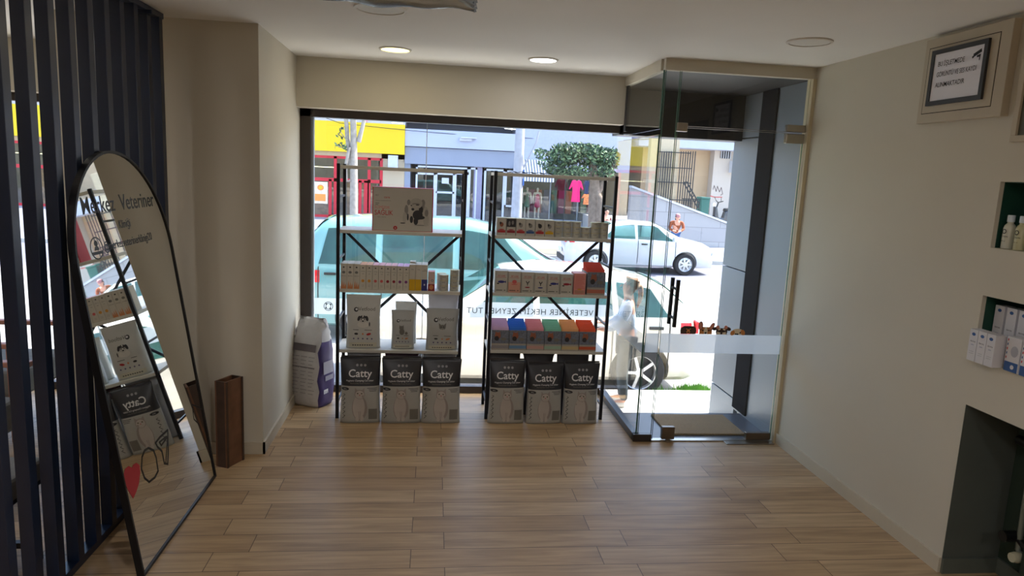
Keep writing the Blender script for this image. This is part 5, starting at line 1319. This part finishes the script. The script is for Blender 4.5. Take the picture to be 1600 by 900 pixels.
m_ = MB(); P_(m_, X(607), X(622), FY - .4, FY - .02, Z(262, 615), Z(243, 615), whf, o); P_(m_, X(600), X(632), FY - .5, FY, Z(264, 615), Z(262, 615), whf, o); m_.build('air_conditioner', A_)
m_ = MB()
for k in range(14):
    xa = x1 - .5 - k * 1.6
    P_(m_, xa - 1.1, xa, FY - .03, FY + .02, Q(3.85), Q(5.2), mat('upper_window_blue', (150, 168, 200), .3, var=.1), o)
    if k % 3 == 1: P_(m_, xa + .1, xa + .3, FY - .05, FY + .02, Q(3.6), Q(5.4), mat('pink_panel', (230, 150, 190), .7), o)
m_.build('upper_windows', A_)
# B: grey shop
B_ = bld('grey fronted double shop with white framed glass doors', 1.5); o = B_.location
x0, x1 = X(632) + .01, X(805.5)
m_ = MB(); P_(m_, x0, x1, FY + 2.5, FY + 9, ZG, 10, walg, o); P_(m_, x0, x1, FY, FY + 2.5, Q(4.0), 10, mat('facade_upper', (190, 190, 204), .8), o)
P_(m_, X(741), X(754), FY, FY + 2.5, ZG, Q(2.4), mat('pillar_mauve', (140, 136, 160), .8), o); P_(m_, x0, x0 + .28, FY, FY + 2.5, ZG, Q(2.4), walg, o); m_.build('wall', B_)
m_ = MB(); P_(m_, x0, x1, FY - .25, FY + 2.5, Z(233, 730), Z(206, 730), wall_l, o); m_.build('upper_fascia', B_)
m_ = MB(); P_(m_, x0, x1, FY - .12, FY + .3, Z(260, 730), Z(234, 730), walg, o); m_.build('sign_band', B_)
m_ = MB(); P_(m_, x0, x1, FY + 2.3, FY + 2.48, ZG, Z(262), dgl, o); m_.build('interior', B_)
m_ = MB(); P_(m_, X(716), X(735), FY - .45, FY - .25, Z(221, 730), Z(216, 730), whf, o); P_(m_, X(718), X(742), FY - .6, FY - .25, Z(217, 730), Z(215, 730), whf, o); m_.build('air_conditioner', B_)
m_ = MB(); ztop = Z(260, 690)
def frame_(a, b_, z0, z1, w=.09):
    for q in ((a, a + w, z0, z1), (b_ - w, b_, z0, z1), (a, b_, z1 - w, z1), (a, b_, z0, z0 + w)): P_(m_, q[0], q[1], FY - .03, FY + .06, q[2], q[3], whf, o)
frame_(X(650), X(681), ZG, Z(270, 665)); frame_(X(681), X(711), ZG, Z(270, 690)); frame_(X(711), X(733), ZG, Z(270, 720)); frame_(X(733), X(746), ZG, Z(262, 740)); frame_(X(650), X(733), Z(270, 690), ztop)
frame_(X(757), X(790), ZG, Z(264, 770), .1); frame_(X(790), X(806), .1, Z(266, 790)); P_(m_, X(682), X(711), FY - .03, FY + .05, Z(302, 690), Z(299, 690), whf, o)
m_.build('door_frames', B_)
m_ = MB(); P_(m_, X(650), X(741), FY + .0, FY + .02, ZG, ztop, shopg, o); P_(m_, X(757), X(806), FY, FY + .02, ZG, Z(262), shopg, o); m_.build('pane', B_)
m_ = MB(); P_(m_, X(691), X(702), FY - .02, FY - .01, Z(287, 697), Z(278, 697), whf, o); m_.build('paper_notice', B_)
m_ = MB()
for k in range(6): P_(m_, x0 + .2 + k * .88, x0 + .9 + k * .88, FY - .02, FY + .03, Q(4.2), Q(5.4), mat('upper_window_blue', (150, 168, 200), .3), o)
P_(m_, x0, x1, FY - .06, FY, Q(3.9), Q(4.1), whf, o); m_.build('upper_windows', B_)
# C: clothes shop
C_ = bld('clothes shop with a striped awning and mannequins in its window', 6); o = C_.location
x0, x1 = X(806), X(984)
m_ = MB(); P_(m_, x0, x1, FY + 2.5, FY + 9, ZG, 10, walg, o); P_(m_, x0, x1, FY, FY + 2.5, Z(262), 10, mat('facade_bluegrey', (166, 172, 196), .8), o); P_(m_, X(967), x1, FY, FY + 2.5, ZG, Z(262), wal, o); P_(m_, x0, x0 + .2, FY, FY + 2.5, ZG, Q(2), walg, o); P_(m_, x0, X(967), FY, FY + .2, ZG, -.45, walg, o); m_.build('wall', C_)
m_ = MB(); P_(m_, x0, X(967), FY + 2.3, FY + 2.45, ZG, Z(262), mat('clothes_interior', (70, 78, 76), .9, var=.5, scale=2), o)
for k in range(10): P_(m_, x0 + .5 + k * .4, x0 + .8 + k * .4, FY + 1.4, FY + 2.0, -.2, 1.0, [mat('cloth_green', (60, 110, 80), .9), mat('cloth_plum', (130, 40, 80), .9), mat('cloth_rust', (170, 80, 50), .9), mat('cloth_navy', (50, 60, 90), .9)][k % 4], o)
m_.build('interior', C_)
m_ = MB(); P_(m_, x0, X(967), FY + .02, FY + .03, -.45, Z(262), shopg, o); m_.build('pane', C_)
m_ = MB(); 
for px in (862, 906): P_(m_, X(px) - .03, X(px) + .03, FY, FY + .06, -.45, Z(262), mat('frame_steel', (120, 126, 130), .4), o)
P_(m_, x0, X(967), FY, FY + .06, Z(345, 850) - .05, Z(345, 850) + .05, whf, o); m_.build('window_frame', C_)
m_ = MB(); wst = mat('awning_white', (226, 230, 240), .8); gst = mat('awning_grey', (110, 116, 128), .8)
m_ = MB(); n = 26
for k in range(n):
    xa = x0 + (X(862) - x0) * k / n; xb = x0 + (X(862) - x0) * (k + 1) / n; a_ = Z(259, 830); b_ = Z(273, 830)
    m_.add([(xa - o.x, -.9, b_ - o.z), (xb - o.x, -.9, b_ - o.z), (xb - o.x, 0, a_ + .3 - o.z), (xa - o.x, 0, a_ + .3 - o.z), (xa - o.x, -.9, b_ - .32 - o.z), (xb - o.x, -.9, b_ - .32 - o.z)], [(0, 1, 2, 3), (0, 1, 5, 4)], wst if k % 2 else gst)
m_.build('awning', C_)
def garment(px0, px1, py0, py1, Y, m, label, name='hanging_dress', cat='dress', hook=.16):
    a, b_ = at(px0, py0, Y), at(px1, py1, Y); w = (b_.x - a.x) / 2; h = a.z - b_.z; c = Vector(((a.x + b_.x) / 2, Y, b_.z))
    t = thing(name, label, cat, c, 0, 'garments outside the clothes shop')
    prof = [(-w * .62, 0), (w * .62, 0), (w * .5, h * .5), (w * .55, h * .72), (w * .95, h * .55), (w, h * .62), (w * .62, h * .97), (w * .2, h), (0, h * .94), (-w * .2, h), (-w * .62, h * .97), (-w, h * .62), (-w * .95, h * .55), (-w * .55, h * .72), (-w * .5, h * .5)]
    MB().prism(prof, lambda u, v, l: (u, l, v), -.05, .05, m).build('cloth', t, bevel=.02)
    MB().tube([(-w * .5, 0, h * .93), (0, 0, h + .03), (w * .5, 0, h * .93)], .012, trimd).tube([(0, 0, h + .03), (0, 0, h + hook)], .008, trimd).build('hanger', t)
garment(890, 910, 281, 316, 33.0, mat('dress_hot_pink', (236, 30, 110), .8), 'hot pink dress hanging outside the clothes shop')
garment(909, 923, 303, 320, 33.12, mat('dress_orange_print', (226, 130, 80), .8, var=.5, scale=14), 'orange patterned dress hanging below the navy blouse', hook=.80)
garment(911.5, 921, 282, 303, 33.0, mat('top_navy', (44, 52, 84), .8), 'small navy blouse hanging right of the hot pink dress', 'hanging_blouse', 'blouse')
gr_ = thing('garment_rail', 'black garment rail outside the clothes shop carrying the hanging dresses', 'clothes rail', (at(885, 300, 33).x, 33.0, ZG)); ga, gb = at(884, 278, 33), at(936, 279.5, 33)
gz = ga.z + .03 - ZG; gw = gb.x - gr_.location.x; g0_ = ga.x - gr_.location.x
MB().tube([(g0_, 0, gz), (gw, 0, gz)], .02, trimd).build('rail', gr_)
for x_ in (g0_, gw): MB().tube([(x_, 0, .02), (x_, 0, gz)], .02, trimd).box(x_ - .03, x_ + .03, -.35, .35, 0, .04, trimd).build('stand', gr_)
def mannequin(px, m, top, label):
    b_ = at(px, 340, FY + .55); t = thing('shop_mannequin', label, 'mannequin', (b_.x, b_.y, -.45))
    H = 1.62; V = {k: Vector(v) * H for k, v in STAND.items()}
    nn = ['pelvis', 'waist', 'chest', 'neck', 'chin', 'head', 'crown']; ee = [(i, i + 1) for i in range(6)]; rd_ = [.11, .08, .11, .04, .055, .075, .04]
    for s in 'lr':
        b2 = len(nn); nn += [s + q for q in ('shoulder', 'elbow', 'wrist', 'palm')]; ee += [(2, b2), (b2, b2 + 1), (b2 + 1, b2 + 2), (b2 + 2, b2 + 3)]; rd_ += [.05, .036, .026, .03]
        b2 = len(nn); nn += [s + q for q in ('hip', 'knee', 'ankle', 'toe')]; ee += [(0, b2), (b2, b2 + 1), (b2 + 1, b2 + 2), (b2 + 2, b2 + 3)]; rd_ += [.08, .055, .04, .035]
    t.rotation_euler.z = -PI / 2
    skin_mesh('figure', [V[q] for q in nn], ee, rd_, mat('mannequin_cream', (226, 206, 180), .5), t)
    skin_mesh('dress', [V['chest'] + Vector((0, 0, .06)), V['waist'], V['pelvis'], V['pelvis'] - Vector((0, 0, .35))], [(0, 1), (1, 2), (2, 3)], [.135, .11, .145, .19], m, t)
    MB().lathe([(.16, 0), (.16, .015)], (0, 0, -.012), whf, n=20).build('base', t)
mannequin(838, mat('dress_raspberry', (196, 40, 90), .8, var=.2), None, 'mannequin in a raspberry dress in the clothes shop window')
mannequin(822, mat('dress_sage', (110, 140, 110), .8, var=.2), None, 'mannequin in a sage green dress beside the raspberry one')
# street stuff: planter ledge, A-board chair
tag(MB().box(at(813, 380, 22).x, at(886, 380, 22).x, 21.9, 22.2, -.762, -.56, mat('ledge_tan', (222, 206, 176), .8)).build('low_planter', bevel=.01), 'long low tan planter on the far kerb', 'planter')

# D: right-hand cream building on a raised terrace with railings
tz = -.10
tr_ = MB().box(at(985, 320, 26.5).x, 34, 26.7, 46, -.8, tz, mat('terrace_stone', (180, 176, 172), .85)); tr_.build('terrace')['kind'] = 'structure'
stone = brick_mat('wall_stone', (176, 172, 170), (166, 162, 162), (146, 143, 143), 1.5, .55, .015)
rx0, rx1 = at(985, 300, 26.5).x, at(1138, 360, 26.5).x; z0, z1 = at(985, 293, 26.5).z, at(1138, 352, 26.5).z
m_ = MB().add([(x, y, z) for y in (26.4, 26.69) for x, z in ((rx0, -.76), (rx1, -.76), (rx1, z1), (rx0, z0))], [(0, 1, 2, 3), (4, 5, 6, 7), (0, 1, 5, 4), (1, 2, 6, 5), (2, 3, 7, 6), (3, 0, 4, 7)], stone); o_ = m_.build('trim_retaining_wall'); o_['kind'] = 'structure'
m_ = MB().add([(x, y, z) for y in (26.34, 26.75) for x, z in ((rx0, z0), (rx1 + .05, z1), (rx1 + .05, z1 + .08), (rx0, z0 + .08))], [(0, 1, 2, 3), (4, 5, 6, 7), (0, 1, 5, 4), (1, 2, 6, 5), (2, 3, 7, 6), (3, 0, 4, 7)], mat('coping_pale', (206, 206, 214), .8)); o_ = m_.build('trim_coping'); o_['kind'] = 'structure'
DY = 37
D_ = thing('apartment_building', 'cream apartment building beyond the terrace with an air conditioner', 'building', (X(1070, 260, DY), DY, tz)); o = D_.location
cw1 = mat('facade_sand', (184, 160, 132), .85, var=.06, scale=.6); cw2 = mat('facade_pale_rose', (186, 176, 168), .85, var=.06, scale=.6)
m_ = MB(); P_(m_, X(1003, 260, DY), X(1108, 260, DY), DY, DY + 8, tz, 10, cw1, o); P_(m_, X(1108, 260, DY), 30, DY - .6, DY + 8, tz, 10, cw2, o); m_.build('wall', D_)
m_ = MB(); P_(m_, X(985, 225, DY), 30, DY - 1.6, DY, at(1080, 234, DY).z, at(1080, 205, DY).z, wall_l, o); m_.build('balcony_slab', D_)
m_ = MB(); P_(m_, X(1119, 240, DY), X(1134, 240, DY), DY - .65, DY - .58, at(1126, 248, DY).z, at(1126, 237, DY).z, dgl, o)
for k in range(5): P_(m_, X(1119 + 3.5 * k, 240, DY), X(1119.8 + 3.5 * k, 240, DY), DY - .72, DY - .66, at(1126, 248, DY).z, at(1126, 237, DY).z, whf, o)
m_.build('barred_window', D_)
m_ = MB(); P_(m_, X(1132, 262, DY), X(1146, 262, DY), DY - 1.0, DY - .6, at(1138, 270, DY).z, at(1138, 252, DY).z, whf, o); m_.build('air_conditioner', D_)
MB().lathe([(.2, 0), (.2, .02)], (X(1140, 262, DY) - o.x, -1.03, at(1140, 261, DY).z - o.z), mat('fan_grey', (150, 160, 170), .5), 'y', 20).build('fan_grille', D_)
p = Print(lambda u, v, l: (u - o.x, DY - .6 - l - o.y, v - o.z), .004); gr1 = mat('graffiti_grey', (110, 96, 96), .7); gr2 = mat('graffiti_red', (190, 90, 90), .7)
def gpt(x, y): q = at(x, y, DY - .6); return (q.x, q.z)
p.poly(stroke([gpt(*q) for q in ((1114, 296), (1116, 290), (1119, 299), (1121, 291), (1124, 300), (1127, 293), (1129, 303), (1126, 305))], .04), gr1).poly(stroke([gpt(*q) for q in ((1110, 306), (1116, 308), (1128, 308))], .05), gr2); p.build('graffiti', D_)
# tall railings and stair
rail = mat('railing_dark', (36, 38, 44), .5)
RT = thing('tall_railing', 'tall dark vertical bar railing screen before the cream building', 'railing', (at(1000, 300, 30).x, 30, tz)); o = RT.location
m_ = MB()
for k in range(15):
    px = 1027 + k * 3.7
    if 1047 < px < 1055: continue
    a = at(px, 330, 30); zt_ = at(px, 236, 30).z; m_.box(a.x - .017 - o.x, a.x + .017 - o.x, -.02, .02, 0, zt_ - o.z, rail)
m_.build('bars', RT)
m_ = MB()
for py in (238, 262, 285, 312): z = at(1050, py, 30).z; m_.box(at(1027, py, 30).x - o.x, at(1080, py, 30).x - o.x, -.03, .03, z - .02 - o.z, z + .02 - o.z, rail)
m_.build('cross_rails', RT)
pc = tag(MB().box(at(1046, 300, 27.2).x, at(1055, 300, 30.2).x, 30.1, 30.5, tz, 4.6, mat('column_cream', (190, 174, 148), .8)).build('terrace_column', bevel=.01), 'cream column rising between the tall railings', 'column')
SF = thing('stair_railing', 'black sloping stair handrail and low fence beside the green container', 'railing', (at(1070, 320, 31).x, 31, tz)); o = SF.location
m_ = MB(); a, b_ = at(1068, 285, 31), at(1090, 325, 31); c, d = at(1073, 284, 31), at(1092, 318, 31)
m_.bar(a - o, b_ - o, .05, .05, rail).bar(c - o, d - o, .05, .05, rail)
for f in (0, .2, .4, .6, .8, 1): m_.bar(a.lerp(b_, f) - o, c.lerp(d, f) - o, .04, .04, rail)
m_.build('handrail', SF)
m_ = MB()
for k in range(8):
    q = at(1066 + 3.6 * k, 335, 31); zt_ = at(1066 + 3.6 * k, 311, 31).z; m_.box(q.x - .015 - o.x, q.x + .015 - o.x, -.015, .015, 0, zt_ - o.z, rail)
z = at(1080, 311, 31).z; m_.box(at(1065, 311, 31).x - o.x, at(1092, 311, 31).x - o.x, -.02, .02, z - o.z - .02, z - o.z + .02, rail)
m_.build('low_fence', SF)
a, b_ = at(1090, 338, 32), at(1106, 308, 32)
DT = thing('green_container', 'dark green waste container on the terrace by the stair railing', 'container', ((a.x + b_.x) / 2, 32, tz)); w = (b_.x - a.x) / 2; h = b_.z - tz
gd = mat('container_green', (44, 96, 90), .6, var=.08)
MB().prism([(-w * .85, .06), (w * .85, .06), (w, h * .92), (-w, h * .92)], lambda u, v, l: (u, l, v), -.3, .3, gd).build('bin', DT, bevel=.02)
MB().box(-w * 1.04, w * 1.04, -.33, .33, h * .92, h, gd).build('lid', DT, bevel=.02)
MB().lathe([(.07, -.28), (.07, .28)], (-w * .6, 0, .07), tyre, 'y', 14).lathe([(.07, -.28), (.07, .28)], (w * .6, 0, .07), tyre, 'y', 14).build('wheels', DT)

# motor scooter
MT = thing('motor_scooter', 'dark motor scooter parked on the terrace near the retaining wall end', 'scooter', (at(1128, 348, 27.3).x, 27.3, tz), 0); MT.scale = (1.12, 1.12, 1.12)
for x in (-.36, .46):
    MB().lathe([(.15, -.04), (.21, -.045), (.24, 0), (.21, .045), (.15, .04)], (x, 0, .24), tyre, 'y', 24, cap=False).lathe([(.15, -.02), (.15, .02)], (x, 0, .24), rimm, 'y', 20).build('wheel', MT, smooth=40)
sb = mat('scooter_blue', (34, 46, 60), .3, coat=1)
MB().prism([(-.34, .45), (-.22, .28), (.15, .26), (.30, .42), (.62, .50), (.66, .62), (.40, .70), (.05, .66), (-.02, .40), (-.18, .42), (-.26, .78), (-.34, .82)], lambda u, v, l: (u, l, v), -.13, .13, sb).build('fairing', MT, bevel=.03)
MB().prism([(.02, .66), (.62, .64), (.70, .74), (.35, .80), (.04, .76)], lambda u, v, l: (u, l, v), -.12, .12, trimd).build('seat', MT, bevel=.03)
MB().tube([(-.36, 0, .24), (-.30, 0, .60), (-.20, 0, .98)], .025, trimd).tube([(-.16, -.30, 1.02), (-.22, 0, .96), (-.16, .30, 1.02)], .018, trimd).tube([(-.20, .22, 1.0), (-.24, .30, 1.16)], .01, trimd).tube([(-.20, -.22, 1.0), (-.24, -.30, 1.16)], .01, trimd).build('handlebar', MT)
MB().lathe([(.07, -.05), (.05, .03)], (-.34, 0, .88), lampw, 'x', 16).box(.64, .70, -.06, .06, .56, .62, lampr).build('lamps', MT)
